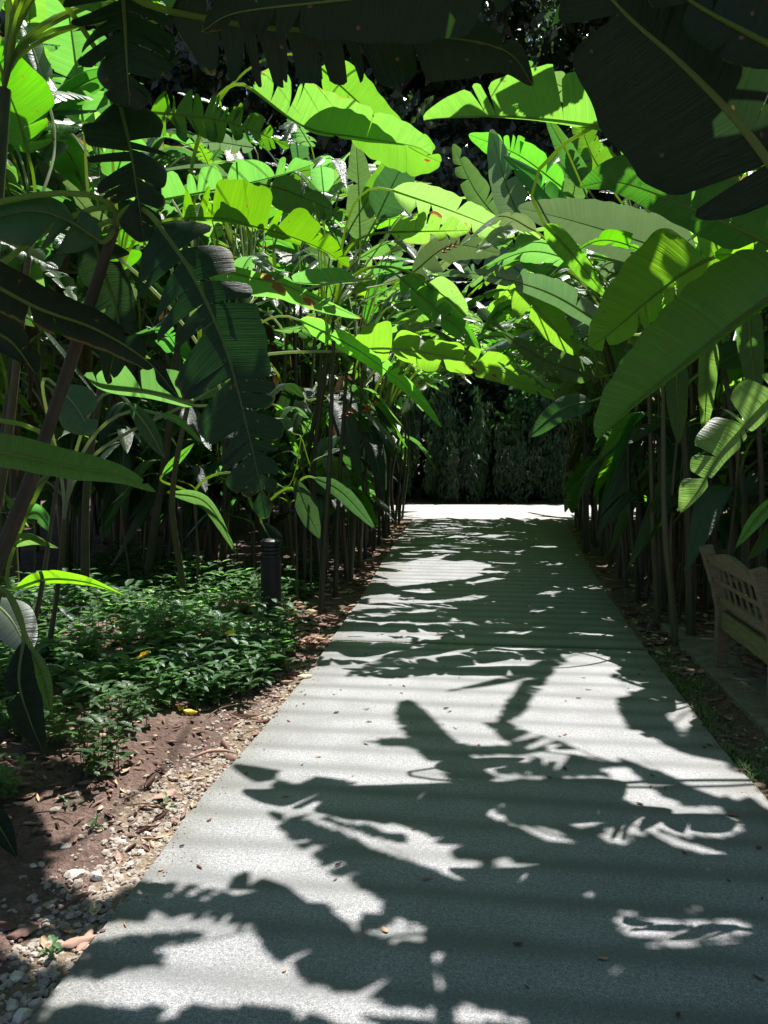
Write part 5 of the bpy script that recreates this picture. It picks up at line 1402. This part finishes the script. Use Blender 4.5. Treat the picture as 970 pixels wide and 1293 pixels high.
for i, x in enumerate([-7.4, -4.4, -1.7, .9, 3.4, 6.2, 9.2]):
    y = YC1+2.1+.12*x+rv.uniform(-.2, .2); base = np.array([x, y, -.06])
    o = thing('vine_covered_tree', vlabels[i], 'tree', base)
    mb = MB(); tube(mb, [(0, .9, -.1), (.1, .9, 2.2), (0, 1.0, 4.6)], [.26, .2, .1], 9); mb.build('trunk', M['bark'], o)
    n = 8500
    q = rv.uniform(-1, 1, (n, 3)); q = q*np.array([1.9, 1.3, 2.6])+np.array([0, 1.5, 2.6])
    q = q[(q[:, 2] > .1)]
    q[:, 1] += .25*np.sin(q[:, 0]*3.1+i)+.2*np.sin(q[:, 2]*2.3)
    leaf_cloud(rv, q, .26).build('crown', M['tree_leaf'], o)
    if i == 3:
        for c in ((-.4, -.5, 2.2), (.5, -.5, 1.4), (.2, -.45, 3.1)):
            leaf_cloud(rv, np.clip(rv.normal(0, .25, (320, 3)), -.45, .45)*[1.2, .5, 1]+c, .26).build('foliage_tuft', M['small_leaf'], o)
    for k in range(34):
        me = vine_meshes[int(rv.integers(10))]
        v = bpy.data.objects.new('hanging_vine', me); COL.objects.link(v); v.parent = o
        vz = rv.uniform(1.2, 5.0); v.location = (rv.uniform(-1.6, 1.6), rv.uniform(-.3, .15)-(5.2-vz)*.24, vz); v.rotation_euler = (0, 0, rv.uniform(-.5, .5))
        sc_ = rv.uniform(.75, 1.1); v.scale = (sc_, sc_, min(sc_, (v.location[2]+.05)/2.95*1.05) if v.location[2] < 2.9 else sc_)
# tall dark trees behind
def tree_mesh(rng, H, n):
    cl = []
    for k in range(60):
        a = rng.uniform(0, 6.28); zz = rng.uniform(.12, 1)*H; rr_ = (1-(abs(zz/H-.5)*1.5)**2)*4.6*rng.uniform(.3, 1)
        cl.append((math.cos(a)*rr_, math.sin(a)*rr_, zz, rng.uniform(.8, 1.7)))
    P = []
    for c in cl:
        m = n//60; v = nrm(rng.normal(size=(m, 3)))*(c[3]*rng.uniform(.4, 1, (m, 1))**.5); P.append(v*np.array([1.2, 1.2, .75])+np.array(c[:3]))
    return leaf_cloud(rng, np.concatenate(P), .55), cl
tms = []
for k in range(3):
    rng = np.random.default_rng(80+k); mbk, cl = tree_mesh(rng, 22, 13000)
    crown = mbk.mesh('crown', M['tree_leaf'])
    mb = MB(); tube(mb, [(0, 0, -.2), (.2, .1, 6), (0, 0, 13), (.3, 0, 19)], [.5, .38, .24, .08], 10)
    for c in cl[:22]:
        st = np.array([0, 0, max(2, c[2]-2.5)]); e = np.array(c[:3]); tube(mb, [st, (st+e)/2+[0, 0, .5], e], [.12, .08, .03], 5)
    tms.append((crown, mb.mesh('trunk', M['bark'])))
rt = np.random.default_rng(90)
tl = [(x, 38+rt.uniform(-1, 2)) for x in (-22, -16.5, -11, -5.5, 0, 5.5, 11, 16.5)]+[(x, 45+rt.uniform(-1, 2)) for x in (-25, -19, -13.5, -8, -2.5, 3, 8.5, 14, 20)]
for i, (x, y) in enumerate(tl):
    fr = i < 8
    o = thing('broadleaf_tree', 'tall dark broadleaf tree in the '+('front' if fr else 'back')+' rank rising behind the heliconias', 'tree', (x, y, 0), 'tall trees behind, '+('front' if fr else 'back')+' rank')
    o.rotation_euler = (0, 0, rt.uniform(0, 6.28)); q_ = rt.uniform(1.15, 1.35); o.scale = (1.1, 1.1, q_)
    for me in tms[i % 3]:
        ch = bpy.data.objects.new(me.name.split('.')[0], me); COL.objects.link(ch); ch.parent = o

# ---------------------------------------------------------------- light
w = bpy.data.worlds.new('World'); sc.world = w; w.use_nodes = True
nt = w.node_tree; nt.nodes.clear()
sky = nt.nodes.new('ShaderNodeTexSky'); sky.sky_type = 'NISHITA'; sky.sun_disc = False
sky.sun_elevation = SUN_EL; sky.sun_rotation = SUN_AZ
bg = nt.nodes.new('ShaderNodeBackground'); bg.inputs[1].default_value = .05
wo = nt.nodes.new('ShaderNodeOutputWorld')
nt.links.new(sky.outputs[0], bg.inputs[0]); nt.links.new(bg.outputs[0], wo.inputs[0])
sd = bpy.data.lights.new('sun', 'SUN'); sd.energy = 5.0; sd.angle = R(.42); sd.color = (1, .968, .92)
so = bpy.data.objects.new('sun', sd); COL.objects.link(so)
so.rotation_euler = Vector(SUN).to_track_quat('Z', 'Y').to_euler()
vs = sc.view_settings
sc.display_settings.display_device = 'sRGB'
vs.view_transform = 'Standard'; vs.look = 'None'; vs.exposure = 1.15; vs.gamma = 1
sc.cycles.max_bounces = 6; sc.cycles.transmission_bounces = 4; sc.cycles.diffuse_bounces = 3; sc.cycles.glossy_bounces = 2
sc.cycles.sample_clamp_indirect = 6
